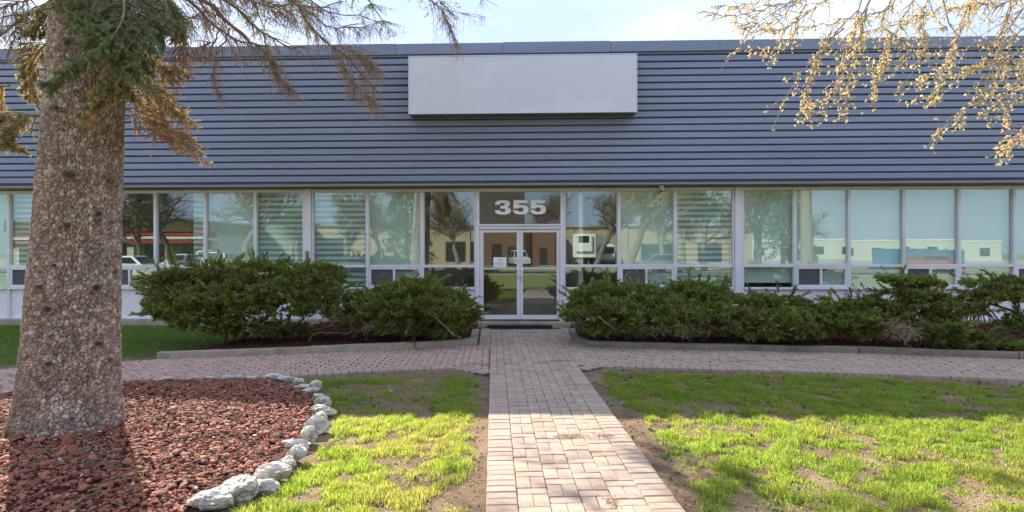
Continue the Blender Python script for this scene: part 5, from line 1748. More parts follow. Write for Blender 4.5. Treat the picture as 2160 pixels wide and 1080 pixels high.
dead_branch([TR(5.0)] + pxp([(613, 0, 9.00), (631, 24, 9.15), (667, 69, 9.30), (698, 96, 9.45), (735, 124, 9.60), (769, 164, 9.75), (803, 200, 9.75)]), 0.053, 0.0084, 54, 0.90, 3.4, ['spruce_rust'], 0.2, 1.5)
dead_branch(pxp([(700, 98, 9.45), (712, 118, 9.45), (728, 145, 9.45), (748, 175, 9.45), (790, 212, 9.45)]), 0.014, 0.0042, 26, 0.63, 3.4, ['spruce_rust'], 0.2, 1.5)
dead_branch(pxp([(698, 96, 9.45), (738, 105, 9.60), (770, 120, 9.60), (795, 140, 9.60)]), 0.014, 0.0042, 26, 0.60, 3.2, ['spruce_rust'], 0.2, 1.5)
dead_branch([TR(5.2)] + pxp([(653, 0, 9.45), (684, 22, 9.60), (735, 31, 9.75), (767, 33, 9.90), (798, 47, 10.05), (825, 50, 10.05)]), 0.028, 0.0056, 28, 0.63, 2.2, ['spruce_rust'], 0.2, 1.5)
dead_branch(pxp([(640, 16, 9.15), (669, 40, 9.45), (698, 58, 9.60), (735, 58, 9.75), (787, 57, 9.90)]), 0.014, 0.0042, 22, 0.63, 2.2, ['spruce_rust'], 0.2, 1.5)
dead_branch([TR(5.6)] + pxp([(840, -60, 9.90), (885, -20, 10.20), (925, 12, 10.35), (955, 30, 10.50), (985, 28, 10.50), (1008, 36, 10.50)]), 0.025, 0.0042, 34, 0.83, 2.6, ['spruce_rust'], 0.2, 1.5)
dead_branch(pxp([(900, -10, 10.20), (930, 22, 10.35), (945, 50, 10.35), (955, 75, 10.35), (962, 90, 10.35)]), 0.010, 0.0028, 22, 0.45, 2.6, ['spruce_rust'], 0.2, 1.5)
dead_branch([TR(5.9)] + pxp([(980, -80, 10.80), (1010, -20, 11.10), (1028, 6, 11.10), (1050, 12, 11.10)]), 0.020, 0.0042, 14, 0.38, 2.0, ['spruce_rust'], 0.2, 1.5)
dead_branch([TR(4.9)] + pxp([(540, -10, 5.8), (580, 12, 5.9), (610, 26, 6.0), (650, 40, 6.1)]), 0.016, 0.004, 34, 0.45, 3.6, ['spruce_rust'], 0.1)
dead_branch([TR(4.8)] + pxp([(500, -14, 5.6), (560, 8, 5.7), (600, 10, 5.7), (660, 14, 5.8), (720, 6, 5.9)]), 0.014, 0.004, 34, 0.45, 3.2)
dead_branch(pxp([(485, 58, 5.9), (478, 80, 5.9), (458, 115, 5.9), (450, 150, 5.9), (454, 188, 5.9), (470, 208, 5.9)]), 0.008, 0.0025, 16, 0.16, 2.0)
dead_branch(pxp([(462, 60, 5.8), (455, 84, 5.8), (430, 96, 5.8), (400, 112, 5.8), (385, 125, 5.8)]), 0.007, 0.0025, 18, 0.22, 2.6, ['spruce_rust'], 0.12)
dead_branch([TR(4.2)] + pxp([(345, -10, 5.4), (372, 30, 5.5), (395, 40, 5.5), (430, 20, 5.6)]), 0.012, 0.004, 26, 0.40, 3.0, ['spruce_green', 'spruce_sunlit'], 0.25)
dead_branch(pxp([(342, 5, 5.4), (360, 30, 5.4), (378, 70, 5.5), (382, 115, 5.5)]), 0.009, 0.003, 22, 0.3, 3.0, ['spruce_sunlit'], 0.15)
dead_branch(pxp([(110, 0, 5.4), (70, 25, 5.5), (20, 62, 5.6), (-20, 82, 5.7)]), 0.014, 0.006, 22, 0.40, 2.6, ['spruce_sunlit', 'spruce_green'], 0.2)
dead_branch(pxp([(100, 20, 5.4), (45, 40, 5.5), (28, 72, 5.5), (18, 95, 5.5)]), 0.009, 0.003, 16, 0.30, 2.4, ['spruce_green'], 0.3)
dead_branch(pxp([(80, -10, 5.4), (40, 5, 5.5), (-20, 20, 5.6)]), 0.012, 0.005, 18, 0.35, 2.6, ['spruce_green'], 0.3)

# the crown above the picture: whorls of drooping boughs (seen in the glass and in the shade they cast)
cr_seg, cr_tw = [], []
for a_, z_, l_ in ((75, 6.15, 5.7), (90, 6.15, 5.8), (98, 6.1, 5.9), (106, 6.1, 5.8), (118, 6.25, 5.6), (62, 6.25, 5.5), (92, 6.6, 5.7), (82, 6.8, 5.5), (134, 6.3, 5.4), (50, 6.4, 5.2), (126, 6.1, 5.6)):  # long far-side boughs above the frame, added to cast shade below
    p0 = trunk_axis(z_); a = rad(a_)
    out = np.array([math.cos(a), math.sin(a), 0])
    q = resample([p0, p0 + out * l_ * 0.35 + (0, 0, 0.25), p0 + out * l_ * 0.7 + (0, 0, 0.2), p0 + out * l_ + (0, 0, -0.2)], 13)
    for k in range(0, 12, 4):
        cr_tw.append(q[k:k + 5] if len(q[k:k + 5]) == 5 else q[-5:])
    for k in range(4, 13):
        for s in range(6 if k < 8 else 13):
            e = q[k] + unit((out * 0.6 + np.cross(out, [0, 0, 1]) * rng.normal(0, 0.9) + np.array([0, 0, -0.25]))[None])[0] * rng.uniform(0.25, 0.6)
            cr_seg.append((q[k], e))
for w_ in range(15):
    z = 5.2 + w_ * 0.62
    ln0 = np.interp(z, [5, 8, 14], [2.6, 2.4, 0.5])
    for b_ in range(6):
        a = b_ / 6 * 6.283 + w_ * 0.9 + rng.uniform(-0.3, 0.3)
        ln = ln0 * rng.uniform(0.7, 1.1)
        p0 = trunk_axis(z)
        out = np.array([math.cos(a), math.sin(a), 0])
        q = resample([p0, p0 + out * ln * 0.5 + (0, 0, -0.15), p0 + out * ln + (0, 0, -0.6)], 5)
        cr_tw.append(q)
        for k in range(1, 5):
            for s in range(5):
                e = q[k] + unit((out * 0.6 + np.cross(out, [0, 0, 1]) * rng.normal(0, 0.8) + np.array([0, 0, -0.5]))[None])[0] * rng.uniform(0.2, 0.5)
                cr_seg.append((q[k], e))
V, F = tubes(np.array(cr_tw) - SO, np.broadcast_to(np.linspace(0.03, 0.008, 5)[None], (len(cr_tw), 5)), 5)
cb = np_obj('crown_boughs', V, F, M['dead_branch'], spr)
A = np.array([s[0] for s in cr_seg]); B = np.array([s[1] for s in cr_seg])
V, F = needle_mesh(A - SO, B - SO, 30, 0.07, 0.006)
o = np_obj('crown_needles', V, F, M['spruce_green'], cb); o['kind'] = 'stuff'


# ================================================================== BUDDING TREE (right)
BT = np.array([9.6, -7.2, 0.0])
bud = empty('budding_tree', tuple(BT))
tag(bud, 'spring tree whose drooping twigs with golden young leaves hang in at top right', 'tree')
zt = np.linspace(-0.05, 4.5, 14)
mb = MB(); mb.tube([(0.03 * math.sin(z * 1.3) , 0.02 * z, z) for z in zt], np.interp(zt, [0, 0.3, 4.5], [0.30, 0.22, 0.15]), 14)
mb.build('trunk', M['branch'], bud, smooth=True)


def leafy(pts, r0, r1, nside, slen, dens, start=None):
    P0 = ([BT + np.array([0, 0, 3.9]), start] if start is not None else [])
    ps = resample(list(P0) + list(pts), 26)
    ps[3:] += rng.normal(0, 0.012, ps[3:].shape)
    V, F = tubes(ps[None] - BT, np.linspace(r0, r1, 26)[None], 7)
    limb = np_obj('branch', V, F, M['branch'], bud, smooth=True)
    T = unit(np.gradient(ps, axis=0))
    u0 = 0.45 if start is not None else 0.1
    side = []
    nside = int(nside * 2.1)
    for i in range(nside):
        u = u0 + (1 - u0) * (i + rng.uniform(0, 1)) / nside
        k = min(25, int(u * 25))
        d = T[k]
        ln = slen * rng.uniform(0.25, 1.1) * (1.15 - 0.5 * u)
        dirn = unit((d * 0.8 + rng.normal(0, 0.55, 3) + np.array([-0.12, 0, -0.22]))[None])[0]
        q = [ps[k]]
        for j in range(6):
            q.append(q[-1] + dirn * ln / 6)
            dirn = unit((dirn + np.array([0, 0, -0.10]) + rng.normal(0, 0.14, 3))[None])[0]
        side.append(q)
    side = np.array(side)
    V, F = tubes(side - BT, np.broadcast_to(np.linspace(0.0045, 0.0016, 7)[None], (len(side), 7)), 5)
    o = np_obj('twigs', V, F, M['branch'], limb, smooth=True); o['kind'] = 'stuff'
    nodes = np.concatenate([side[:, 1:].reshape(-1, 3), side[:, -1], ps[int(25 * max(u0, 0.35)):]])
    nodes = nodes[rng.random(len(nodes)) < dens * 0.8]
    P = nodes + rng.normal(0, 0.012, nodes.shape)
    D = unit(rng.normal(0, 0.7, P.shape) + np.array([-0.2, 0, 0.1]))
    V, F = tuft_mesh(P - BT, D, rng.uniform(0.011, 0.028, len(P)), 9, 0.8, 0.25)
    o = np_obj('young_leaves', V, F, M['leaf'], limb); o['kind'] = 'stuff'


S0 = lambda px, py, d: dp(px, py, d)
leafy(pxp([(1850, -60, 6.6), (1820, 0, 6.5), (1775, 60, 6.4), (1720, 120, 6.4), (1670, 180, 6.3), (1645, 235, 6.3), (1626, 272, 6.3)]), 0.022, 0.003, 26, 0.42, 0.8, S0(2050, -230, 6.9))
leafy(pxp([(1760, -30, 6.4), (1690, -4, 6.4), (1635, 22, 6.4), (1582, 66, 6.4), (1555, 108, 6.3), (1518, 150, 6.3)]), 0.014, 0.003, 18, 0.30, 0.7, S0(2000, -200, 6.7))
leafy(pxp([(1835, 0, 6.6), (1800, 70, 6.6), (1778, 130, 6.5), (1770, 180, 6.5), (1740, 205, 6.5), (1695, 235, 6.5)]), 0.012, 0.003, 24, 0.34, 0.85)
leafy(pxp([(1830, 10, 6.4), (1815, 80, 6.4), (1800, 130, 6.4), (1790, 190, 6.4), (1782, 240, 6.4)]), 0.012, 0.003, 20, 0.28, 0.85)
leafy(pxp([(1780, 60, 6.4), (1740, 95, 6.4), (1715, 150, 6.4), (1700, 225, 6.4), (1735, 240, 6.4)]), 0.009, 0.003, 18, 0.3, 0.85)
leafy(pxp([(1960, -50, 6.4), (1988, 0, 6.4), (2005, 55, 6.4), (2034, 95, 6.3)]), 0.016, 0.006, 9, 0.25, 0.45, S0(2080, -260, 6.8))
leafy(pxp([(2190, 0, 6.2), (2155, 25, 6.1), (2105, 80, 6.1), (2050, 102, 6.1), (1985, 112, 6.1), (1925, 150, 6.1), (1890, 222, 6.1)]), 0.018, 0.003, 26, 0.34, 0.8, S0(2350, -120, 6.4))
leafy(pxp([(2185, 40, 6.0), (2140, 75, 6.0), (2108, 110, 6.0), (2080, 170, 6.0), (2062, 210, 6.0), (2015, 252, 6.0), (1958, 308, 6.0)]), 0.018, 0.003, 34, 0.40, 0.85, S0(2380, -80, 6.3))
leafy(pxp([(2190, 170, 5.9), (2150, 200, 5.9), (2110, 228, 5.9), (2060, 245, 5.9), (2020, 262, 5.9), (1995, 275, 5.9)]), 0.010, 0.003, 20, 0.28, 0.85, S0(2340, 60, 6.1))
leafy(pxp([(2190, 275, 5.8), (2150, 300, 5.8), (2120, 322, 5.8), (2084, 336, 5.8)]), 0.008, 0.0025, 10, 0.18, 0.9, S0(2330, 190, 6.0))
leafy(pxp([(1730, -26, 6.5), (1660, 4, 6.5), (1600, 22, 6.5), (1540, 34, 6.5), (1482, 22, 6.5)]), 0.008, 0.002, 20, 0.28, 0.7)
leafy(pxp([(1700, -20, 6.6), (1640, 40, 6.6), (1590, 52, 6.6), (1545, 45, 6.6)]), 0.007, 0.002, 20, 0.28, 0.75)
leafy(pxp([(1700, 10, 6.6), (1670, 50, 6.6), (1640, 62, 6.6), (1560, 60, 6.6)]), 0.007, 0.002, 18, 0.26, 0.75)
leafy(pxp([(1900, -30, 6.6), (1860, 40, 6.6), (1880, 70, 6.6), (1920, 100, 6.6), (1900, 130, 6.6), (1800, 160, 6.6)]), 0.010, 0.003, 22, 0.35, 0.8)
leafy(pxp([(1905, -20, 6.5), (1870, 20, 6.5), (1840, 30, 6.5), (1730, 52, 6.5), (1690, 62, 6.5)]), 0.008, 0.002, 22, 0.32, 0.8)
leafy(pxp([(2100, -40, 6.4), (2075, 20, 6.4), (2030, 50, 6.4), (1960, 62, 6.4), (1900, 80, 6.4)]), 0.010, 0.002, 30, 0.38, 0.8, S0(2250, -220, 6.7))
leafy(pxp([(2180, -20, 6.3), (2120, 8, 6.3), (2060, 10, 6.3), (2000, 20, 6.3)]), 0.009, 0.002, 26, 0.34, 0.8)
leafy(pxp([(2180, 110, 6.0), (2130, 130, 6.0), (2080, 130, 6.0), (2010, 160, 6.0), (1960, 215, 6.0)]), 0.009, 0.002, 26, 0.32, 0.85)
leafy(pxp([(1960, -20, 6.5), (1945, 40, 6.5), (1950, 90, 6.5), (1945, 120, 6.5)]), 0.008, 0.002, 18, 0.28, 0.8)
leafy(pxp([(2200, 60, 6.2), (2165, 110, 6.2), (2150, 165, 6.2), (2120, 205, 6.2), (2130, 260, 6.2)]), 0.009, 0.002, 22, 0.30, 0.8)
leafy(pxp([(2220, 240, 6.1), (2175, 262, 6.1), (2140, 290, 6.1), (2105, 328, 6.1)]), 0.008, 0.002, 16, 0.26, 0.85)
leafy(pxp([(2060, -40, 6.5), (2040, 30, 6.5), (2010, 100, 6.5), (1985, 150, 6.5), (1930, 175, 6.5)]), 0.009, 0.002, 26, 0.34, 0.8)
leafy(pxp([(2140, -40, 6.3), (2130, 30, 6.3), (2110, 90, 6.3), (2120, 150, 6.3), (2085, 200, 6.3)]), 0.009, 0.002, 26, 0.32, 0.8)
leafy(pxp([(1800, -50, 6.7), (1740, 0, 6.7), (1690, 40, 6.7), (1660, 90, 6.7), (1600, 120, 6.6)]), 0.008, 0.002, 24, 0.30, 0.75)
leafy(pxp([(1940, -40, 6.7), (1910, 30, 6.7), (1870, 100, 6.7), (1850, 170, 6.7), (1838, 215, 6.7)]), 0.008, 0.002, 24, 0.30, 0.8)
leafy(pxp([(1680, -40, 6.7), (1620, -5, 6.7), (1560, 12, 6.7), (1500, 10, 6.7)]), 0.006, 0.002, 18, 0.24, 0.7)
leafy(pxp([(2020, -40, 6.8), (1980, 20, 6.8), (1920, 40, 6.8), (1850, 62, 6.8), (1780, 70, 6.8)]), 0.008, 0.002, 24, 0.32, 0.75)


# ================================================================== ACROSS THE STREET (what the glass mirrors)
_r = np.array([math.cos(YAW), math.sin(YAW), 0.0]); _r = _r - 2 * (_r @ FN) * FN
RTH = math.atan2(_r[1], _r[0])


def opp(px, d, z=-0.08):
    p = mirrored(px, HOR, d)
    return (float(p[0]), float(p[1]), z)


def mpx(px, d):            # metres along the far frontage
    return (px - PCX) / FOC * d


tag(sheet('road', [(-220, -37), (220, -37), (220, -29), (-220, -29)], -0.083, M['asphalt']), 'asphalt street passing in front of the lawn, behind the camera', 'road', kind='structure')
tag(sheet('yard', [(-140, -120), (160, -120), (160, -43), (-140, -43)], -0.083, M['lot']), 'pale concrete yard across the street', 'yard', kind='structure')
k1 = MB(); k1.box(-220, 220, -28.98, -28.82, -0.1, 0.04); tag(k1.build('kerb', M['concrete']), 'street kerb edging the near verge', 'kerb', kind='structure')
k1 = MB(); k1.box(-220, 220, -37.2, -37.02, -0.1, 0.04); tag(k1.build('kerb', M['concrete']), 'street kerb edging the far verge', 'kerb', kind='structure')

# tan brick warehouse
D0 = 78
wh = empty('brick_warehouse', opp(1110, D0), RTH)
tag(wh, 'long tan brick warehouse mirrored in the glass around the door', 'warehouse')
wl, wr = mpx(600, D0) - mpx(1110, D0), mpx(1590, D0) - mpx(1110, D0)
mb = MB(); mb.box(wl, wr, -25, 0, 0, 4.75); mb.build('wall', M['tan_brick'], wh)
mb = MB(); mb.box(wl - 0.15, wr + 0.15, -25.1, 0.12, 4.76, 5.05); mb.build('roof_edge', M['brown_wall'], wh)
for px, wd, h0, h1 in ((1048, 2.2, 0, 2.9), (1145, 1.4, 0, 2.4), (975, 4.6, 0.4, 3.0), (700, 3.0, 0, 3.2), (1380, 4.0, 0.2, 2.6), (1500, 3.0, 0.2, 2.6)):
    x = mpx(px, D0) - mpx(1110, D0)
    f = MB(); f.box(x - wd / 2 - 0.1, x + wd / 2 + 0.1, 0.002, 0.08, h0, h1 + 0.1)
    f = f.build('opening', M['metal_grey'], wh)
    g = MB(); g.box(x - wd / 2, x + wd / 2, 0.081, 0.10, h0 + 0.05, h1); g.build('pane', M['car_glass'], f)
for k in range(9):                                 # pilasters and roof vents break up the long wall
    x = wl + (wr - wl) * (k + 0.5) / 9
    mb = MB(); mb.box(x - 0.3, x + 0.3, 0.002, 0.16, 0, 4.74); mb.build('pilaster', M['tan_brick'], wh)
for x in (-22, -9, 4, 17, 25):
    mb = MB(); mb.box(x - 0.9, x + 0.9, -6, -4, 5.06, 6.0, 0.05); mb.build('roof_unit', M['metal_grey'], wh)
# two storey red part seen in the doors
rb = empty('red_brick_annex', opp(1100, 70), RTH)
tag(rb, 'taller red brick annex mirrored in the glass doors', 'building')
mb = MB(); mb.box(-5.05, 0.40, -8.05, 0.05, 5.0, 9.4); mb.build('upper_storey', M['slate_clad'], rb)
mb = MB(); mb.box(-5.0, 0.35, -8, 0, 0, 4.99); mb.box(1.35, 4.0, -6, 0, 0, 4.2); mb.build('wall', M['red_wall'], rb)
mb = MB(); mb.box(-5.1, 0.45, -8.1, 0.1, 9.41, 9.6); mb.build('roof_edge', M['brown_wall'], rb)
for x, w_, h in ((-3.0, 1.2, 2.6), (2.6, 0.9, 2.2), (-1.2, 0.9, 2.3)):
    g = MB(); g.box(x - w_ / 2, x + w_ / 2, 0.002, 0.06, 0.1, h); g.build('door', M['dark'], rb)

# shop with red bands
D1 = 60
sh = empty('shop_building', opp(250, D1), RTH)
tag(sh, 'low shop with red bands under a brown fascia, mirrored in the left windows', 'shop')
l, r = mpx(20, D1) - mpx(250, D1), mpx(440, D1) - mpx(250, D1)
mb = MB(); mb.box(l, r, -14, -1.5, 0, 4.9); mb.build('wall', M['pale_wall'], sh)
mb = MB(); mb.box(l - 0.4, r + 0.4, -14.2, 0.2, 3.75, 4.95); mb.build('fascia', M['brown_wall'], sh)
for z in (3.5, 2.75):
    mb = MB(); mb.box(l - 0.2, r + 0.2, -0.2, 0.1, z - 0.15, z + 0.12); mb.build('red_band', M['red_paint'], sh)
mb = MB(); mb.box(l - 0.2, r + 0.2, -1.4, 0.0, 3.0, 3.3); mb.build('canopy', M['white_paint'], sh)
for x in np.linspace(l + 0.5, r - 0.5, 6):
    mb = MB(); mb.box(x - 0.35, x + 0.35, -1.4, -0.4, 0, 2.98); mb.build('pier', M['pale_wall'], sh)
for x in np.linspace(l + 2.4, r - 2.4, 5):
    mb = MB(); mb.box(x - 1.1, x + 1.1, -1.49, -1.44, 0.1, 2.5); mb.build('window', M['car_glass'], sh)

# grey shed between shop and warehouse
gs = empty('grey_shed', opp(540, 72), RTH)
tag(gs, 'pale green grey shed mirrored behind the left bare tree', 'shed')
mb = MB(); mb.box(-6.5, 4.5, -10, 0, 0, 5.2); mb.build('wall', mat('shed_sheet', (0.30, 0.35, 0.31), None, 0.6, 0.6), gs)
mb = MB(); mb.box(-6.7, 4.7, -10.1, 0.15, 5.21, 5.4); mb.build('roof_edge', M['metal_grey'], gs)
mb = MB(); mb.box(-3.5, 0.2, 0.002, 0.05, 0, 3.2); mb.build('shutter', M['metal_grey'], gs)

# white works on the right
D2 = 105
ww = empty('white_works_building', opp(1760, D2), RTH)
tag(ww, 'long white works building mirrored low in the right windows', 'building')
l, r = mpx(1570, D2) - mpx(1760, D2), mpx(2120, D2) - mpx(1760, D2)
mb = MB(); mb.box(l, r, -20, 0, 0, 3.4); mb.build('wall', M['pale_wall'], ww)
mb = MB(); mb.box(l - 0.2, r + 0.2, -20.2, 0.1, 3.41, 3.7); mb.build('roof_edge', M['white_paint'], ww)
for x in np.linspace(l + 3, r - 3, 9):
    mb = MB(); mb.box(x - 0.9, x + 0.9, 0.002, 0.06, 0.9, 2.3); mb.build('window', M['car_glass'], ww)
bh = empty('blue_hoarding', opp(1940, 56), RTH)
tag(bh, 'deep blue board fence mirrored in the window pair at right', 'fence')
for i in range(9):
    x = (i - 4.5) * 1.02
    mb = MB(); mb.box(x, x + 1.0, -0.04, 0.0, 0.02, 1.95 - 0.03 * i, 0.005); mb.build('board', M['blue_paint'], bh)
for i in range(10):
    x = (i - 4.5) * 1.02 - 0.01
    mb = MB(); mb.box(x - 0.05, x + 0.05, -0.14, -0.045, 0, 1.9); mb.build('post', M['metal_grey'], bh)


def car(px, d, face, m, label, L_=4.4, W_=1.8, Ht=1.45, tall=False, name='parked_car', cat='car'):
    c = empty(name, opp(px, d), RTH + face)
    tag(c, label, cat)
    if tall:
        prof = [(-L_ / 2, 0.35), (-L_ / 2, 1.0), (-L_ / 2 + 0.1, 1.05), (L_ / 2 - 0.5, 1.0), (L_ / 2, 0.85), (L_ / 2, 0.35)]
        cab = [(-L_ * 0.48, 1.04), (-L_ * 0.44, Ht), (L_ * 0.14, Ht), (L_ * 0.27, 1.02)]
    else:
        prof = [(-L_ / 2, 0.3), (-L_ / 2, 0.8), (-L_ / 2 + 0.25, 0.92), (L_ / 2 - 1.0, 0.90), (L_ / 2 - 0.1, 0.72), (L_ / 2, 0.55), (L_ / 2, 0.3)]
        cab = [(-L_ * 0.40, 0.91), (-L_ * 0.24, Ht), (L_ * 0.10, Ht), (L_ * 0.29, 0.89)]
    def ext(pts, w0, w1, name, mm, par):
        n = len(pts)
        zmin, zmax = min(p[1] for p in pts), max(p[1] for p in pts)
        V = []
        for s in (-1, 1):
            for x, z in pts:
                w = w0 + (w1 - w0) * (z - zmin) / (zmax - zmin)
                V.append((x, s * w, z))
        F = [tuple(range(n)), tuple(range(n, 2 * n))[::-1]] + [(i, (i + 1) % n, n + (i + 1) % n, n + i) for i in range(n)]
        return MB().raw(V, F).build(name, mm, par)
    ext(prof, W_ / 2, W_ / 2 - 0.04, 'body', m, c)
    cb = ext(cab, W_ / 2 - 0.08, W_ / 2 - 0.28, 'cabin', m, c)
    gl = [(x * 0.93 + 0.02, z) for x, z in cab]
    zc = [p[1] for p in cab]
    ins = [(cab[0][0] + 0.25, zc[0] + 0.06), (cab[1][0] + 0.1, zc[1] - 0.10), (cab[2][0] - 0.06, zc[2] - 0.10), (cab[3][0] - 0.32, zc[3] + 0.06)]
    ext(ins, W_ / 2 - 0.085, W_ / 2 - 0.225, 'side_window', M['car_glass'], c)
    for i, (a, b) in enumerate(((0, 1), (2, 3))):
        (xa, za), (xb, zb) = cab[a], cab[b]
        o = 0.012 * (-1 if i == 0 else 1)
        f = lambda t: (xa + (xb - xa) * t + o, za + (zb - za) * t + 0.006)
        (x0, z0), (x1, z1) = f(0.15), f(0.88)
        w0, w1 = W_ / 2 - 0.16, W_ / 2 - 0.30
        if i == 1: w0, w1 = w1, w0
        MB().raw([(x0, -w0, z0), (x0, w0, z0), (x1, w1, z1), (x1, -w1, z1), (x0 - o, -w0, z0 - 0.01), (x0 - o, w0, z0 - 0.01), (x1 - o, w1, z1 - 0.01), (x1 - o, -w1, z1 - 0.01)],
                 [(0, 1, 2, 3), (7, 6, 5, 4), (0, 4, 5, 1), (1, 5, 6, 2), (2, 6, 7, 3), (3, 7, 4, 0)]).build('windscreen', M['car_glass'], c)
    for x in (-L_ * 0.31, L_ * 0.31):
        for s in (-1, 1):
            w = MB(); w.tube([(x, s * (W_ / 2 - 0.2), 0.32), (x, s * (W_ / 2 + 0.01), 0.32)], [0.32, 0.32], 18)
            wo = w.build('wheel', M['rubber'], c)
            r_ = MB(); r_.tube([(x, s * (W_ / 2 + 0.011), 0.32), (x, s * (W_ / 2 + 0.02), 0.32)], [0.2, 0.18], 14); r_.build('rim', M['metal_grey'], wo)
    for s in (-1, 1):
        h = MB(); h.box(L_ / 2 - 0.03, L_ / 2 + 0.012, s * 0.6 - 0.18, s * 0.6 + 0.18, 0.56, 0.68, 0.01); h.build('headlight', M['alu'], c)
        h = MB(); h.box(-L_ / 2 - 0.012, -L_ / 2 + 0.03, s * 0.62 - 0.15, s * 0.62 + 0.15, 0.64, 0.78, 0.01); h.build('tail_light', M['red_paint'], c)
    return c


car(1965, 47, 0.0, M['red_paint'], 'red car mirrored in front of the blue board fence', Ht=1.38)
car(385, 50, 1.57, M['white_paint'], 'white car seen end on, mirrored before the shop', Ht=1.5)
car(280, 38, 0.1, M['white_paint'], 'white car broadside, mirrored low beside the spruce trunk', Ht=1.45)
car(465, 54, 0.2, M['white_paint'], 'white van shaped car mirrored beside the left bare tree', Ht=1.8, tall=True)
car(1095, 66, 1.4, M['white_paint'], 'white pickup shaped car mirrored in the doors', Ht=1.85, tall=True)
car(1400, 46, 0.0, M['metal_grey'], 'grey car mirrored in the second window right of the door', Ht=1.5)

# refrigerated trailer and a lorry beside it
tr = empty('refrigerated_trailer', opp(1232, 66), RTH + rad(14))
tag(tr, 'white refrigerated trailer with its cooling unit, mirrored right of the door', 'trailer')
mb = MB(); mb.box(-1.3, 1.3, -12, 0, 1.05, 3.75, 0.05); mb.build('body', M['white_paint'], tr)
mb = MB(); mb.box(-1.0, 1.0, 0.002, 0.45, 1.7, 3.6, 0.12); cu = mb.build('cooling_unit', M['white_paint'], tr)
mb = MB(); mb.box(-0.6, 0.6, 0.452, 0.47, 2.75, 3.5)
for k in range(5): mb.box(-0.55, 0.55, 0.471, 0.49, 2.82 + k * 0.13, 2.87 + k * 0.13)
mb.build('grille', M['dark'], cu)
mb = MB(); mb.box(-1.2, 1.2, -11.5, -0.3, 0.85, 1.04); mb.build('chassis', M['dark'], tr)
for y in (-9.2, -10.5):
    for s in (-1, 1):
        mb = MB(); mb.tube([(s * 0.85, y, 0.5), (s * 1.25, y, 0.5)], [0.5, 0.5], 18); mb.build('wheel', M['rubber'], tr)
for s in (-0.8, 0.8):
    mb = MB(); mb.box(s - 0.07, s + 0.07, -2.6, -2.4, 0.0, 0.85); mb.build('landing_leg', M['metal_grey'], tr)
lo = empty('box_lorry', opp(1278, 70), RTH)
tag(lo, 'white lorry with a dark windscreen mirrored beside the refrigerated trailer', 'lorry')
mb = MB(); mb.box(-1.1, 1.1, -2, 0, 0.5, 2.5, 0.1); mb.build('cab', M['white_paint'], lo)
mb = MB(); mb.box(-0.95, 0.95, 0.002, 0.03, 1.5, 2.3, 0.01); mb.build('windscreen', M['car_glass'], lo)
mb = MB(); mb.box(-1.1, 1.1, 0.002, 0.12, 0.45, 0.75, 0.03); mb.build('bumper', M['metal_grey'], lo)
mb = MB(); mb.box(-1.15, 1.15, -8, -2.1, 0.7, 2.7, 0.04); mb.build('cargo_box', M['white_paint'], lo)
for y in (-1.0, -6.6):
    for s in (-1, 1):
        mb = MB(); mb.tube([(s * 0.8, y, 0.42), (s * 1.12, y, 0.42)], [0.42, 0.42], 18); mb.build('wheel', M['rubber'], lo)


# street trees across the way
def bare_tree(seed, h, name='bare_tree', label='', loc=(0, 0, 0), buds=False):
    r = np.random.default_rng(seed)
    root = empty(name, loc)
    segs = {0: [], 1: [], 2: [], 3: [], 4: []}
    def grow(p, d, ln, rr, lv):
        q = [p]
        for j in range(5):
            d = unit((d + r.normal(0, 0.13, 3) + np.array([0, 0, 0.05 if lv < 2 else -0.02]))[None])[0]
            q.append(q[-1] + d * ln / 5)
        segs[lv].append((np.array(q), np.linspace(rr, rr * 0.55, 6)))
        if lv == 4: return
        nb = (5, 6, 7, 5)[lv]
        for b in range(nb):
            k = r.integers(2, 6) if lv else r.integers(3, 6)
            dd = unit((d * 0.75 + r.normal(0, 0.62, 3) * np.array([1, 1, 0.65]) + np.array([0, 0, 0.28]))[None])[0]
            grow(q[k], dd, ln * r.uniform(0.5, 0.85), rr * (0.55 if lv else 0.5), lv + 1)
    grow(np.zeros(3), np.array([0.03, 0, 1.0]), h * 0.36, h * 0.027, 0)
    for lv, nm in ((0, 'trunk'), (1, 'limbs'), (2, 'branches'), (3, 'twigs'), (4, 'fine_twigs')):
        V, F = tubes(np.array([s[0] for s in segs[lv]]), np.array([s[1] for s in segs[lv]]), (10, 7, 5, 3, 3)[lv])
        o = np_obj(nm, V, F, M['bare_tree'], root, smooth=True)
        if lv: o['kind'] = 'stuff'
    if buds:
        P = np.concatenate([s[0][2:] for s in segs[4]])
        P = P[r.random(len(P)) < 0.4]
        V, F = tuft_mesh(P, r.normal(0, 1, P.shape), r.uniform(0.05, 0.14, len(P)), 6, 0.7, 0.3)
        o = np_obj('bud_leaves', V, F, M['bud'], root); o['kind'] = 'stuff'
    return root


tA = bare_tree(3, 11.5)
tag(tA, 'big forked bare tree mirrored in the third window left of the post', 'tree', 'street trees across the way')
tA.location = opp(495, 40)
tB = bare_tree(5, 10.5, buds=True)
tag(tB, 'budding street tree mirrored two windows right of the door', 'tree', 'street trees across the way')
tB.location = opp(1395, 46)


def copy_tree(o, parent=None):
    c = o.copy(); COL.objects.link(c); c.parent = parent
    for ch in list(o.children): copy_tree(ch, c)
    return c


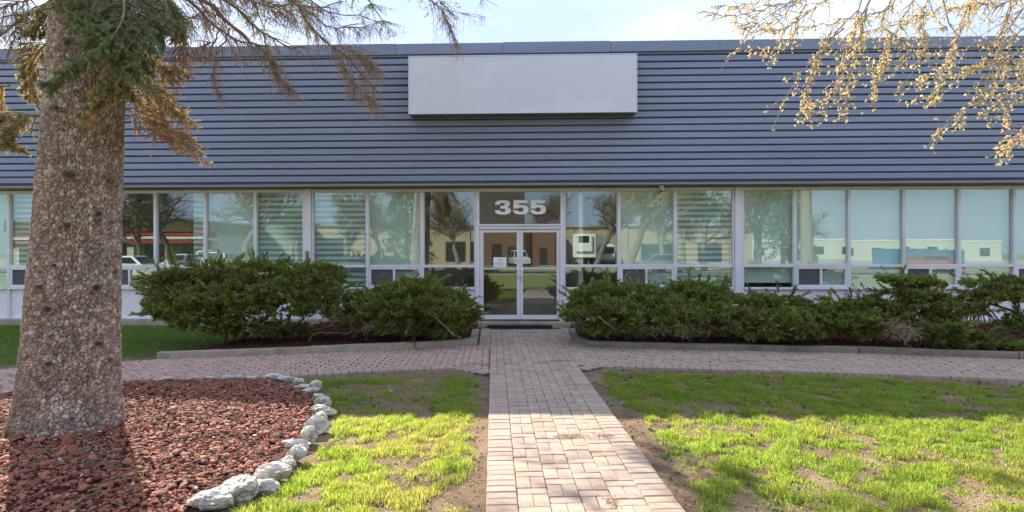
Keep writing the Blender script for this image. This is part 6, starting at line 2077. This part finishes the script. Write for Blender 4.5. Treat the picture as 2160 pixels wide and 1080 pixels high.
for src, px, d, rz, sc, lab in ((tA, 1320, 38, 2.0, 1.0, 'bare spreading tree mirrored just right of the door'), (tB, 1485, 52, 1.0, 1.05, 'budding street tree mirrored in the zebra blind window right of the door'),
                                (tA, 1725, 60, 4.1, 0.75, 'small bare tree mirrored before the white works building'), (tA, 372, 47, 3.0, 0.95, 'bare tree mirrored before the shop'),
                                (tB, 730, 50, 2.4, 0.9, 'budding tree mirrored just right of the left bay post'), (tB, 1600, 40, 3.7, 1.1, 'budding tree mirrored just right of the right bay post'),
                                (tA, 1120, 88, 0.6, 1.25, 'tall bare tree mirrored above the doors behind the annex'),
                                (tA, 965, 58, 5.2, 0.85, 'bare tree mirrored in the clear window left of the door'), (tA, 1255, 62, 1.2, 1.05, 'wide bare tree mirrored over the refrigerated trailer'),
                                (tB, 630, 62, 5.5, 1.0, 'budding tree mirrored behind the left bay post'), (tA, 800, 66, 2.7, 0.95, 'bare tree mirrored left of the dark conifer'),
                                (tB, 1445, 60, 0.4, 1.05, 'budding tree mirrored between the second and third window right of the door'),
                                (tB, 300, 55, 4.4, 1.0, 'budding tree mirrored just right of the spruce trunk')):
    c = copy_tree(src)
    c.location = opp(px, d); c.rotation_euler = (0, 0, rz); c.scale = (sc, sc, sc)
    c['label'] = lab


def conifer(px, d, h, label):
    root = empty('conifer_tree', opp(px, d))
    tag(root, label, 'tree', 'conifers across the way')
    z = np.linspace(0, h, 8)
    V, F = tubes(np.stack([0 * z, 0 * z, z], 1)[None], np.linspace(0.2, 0.02, 8)[None], 10)
    np_obj('trunk', V, F, M['bare_tree'], root)
    P, Dn = [], []
    for k in range(int(h * 3.2)):
        zz_ = 1.2 + k / 3.2
        rr = (1 - zz_ / (h + 0.3)) * h * 0.24 + 0.15
        for b in range(9):
            a = rng.uniform(0, 6.283)
            o_ = np.array([math.cos(a), math.sin(a), 0])
            for s in np.linspace(0.25, 1, 6):
                P.append(o_ * rr * s + np.array([0, 0, zz_ - 0.35 * s ** 2 + rng.uniform(-0.1, 0.1)])); Dn.append(o_ + np.array([0, 0, -0.35]))
    P, Dn = np.array(P) + rng.normal(0, 0.08, (len(P), 3)), np.array(Dn)
    V, F = tuft_mesh(P, Dn, rng.uniform(0.2, 0.45, len(P)), 7, 0.6, 0.12)
    o = np_obj('foliage', V, F, M['conifer'], root); o['kind'] = 'stuff'


conifer(855, 44, 9.5, 'dark conifer mirrored in the roller blind window left of the door')
conifer(1655, 48, 10.5, 'dark conifer mirrored in the first window past the right post')
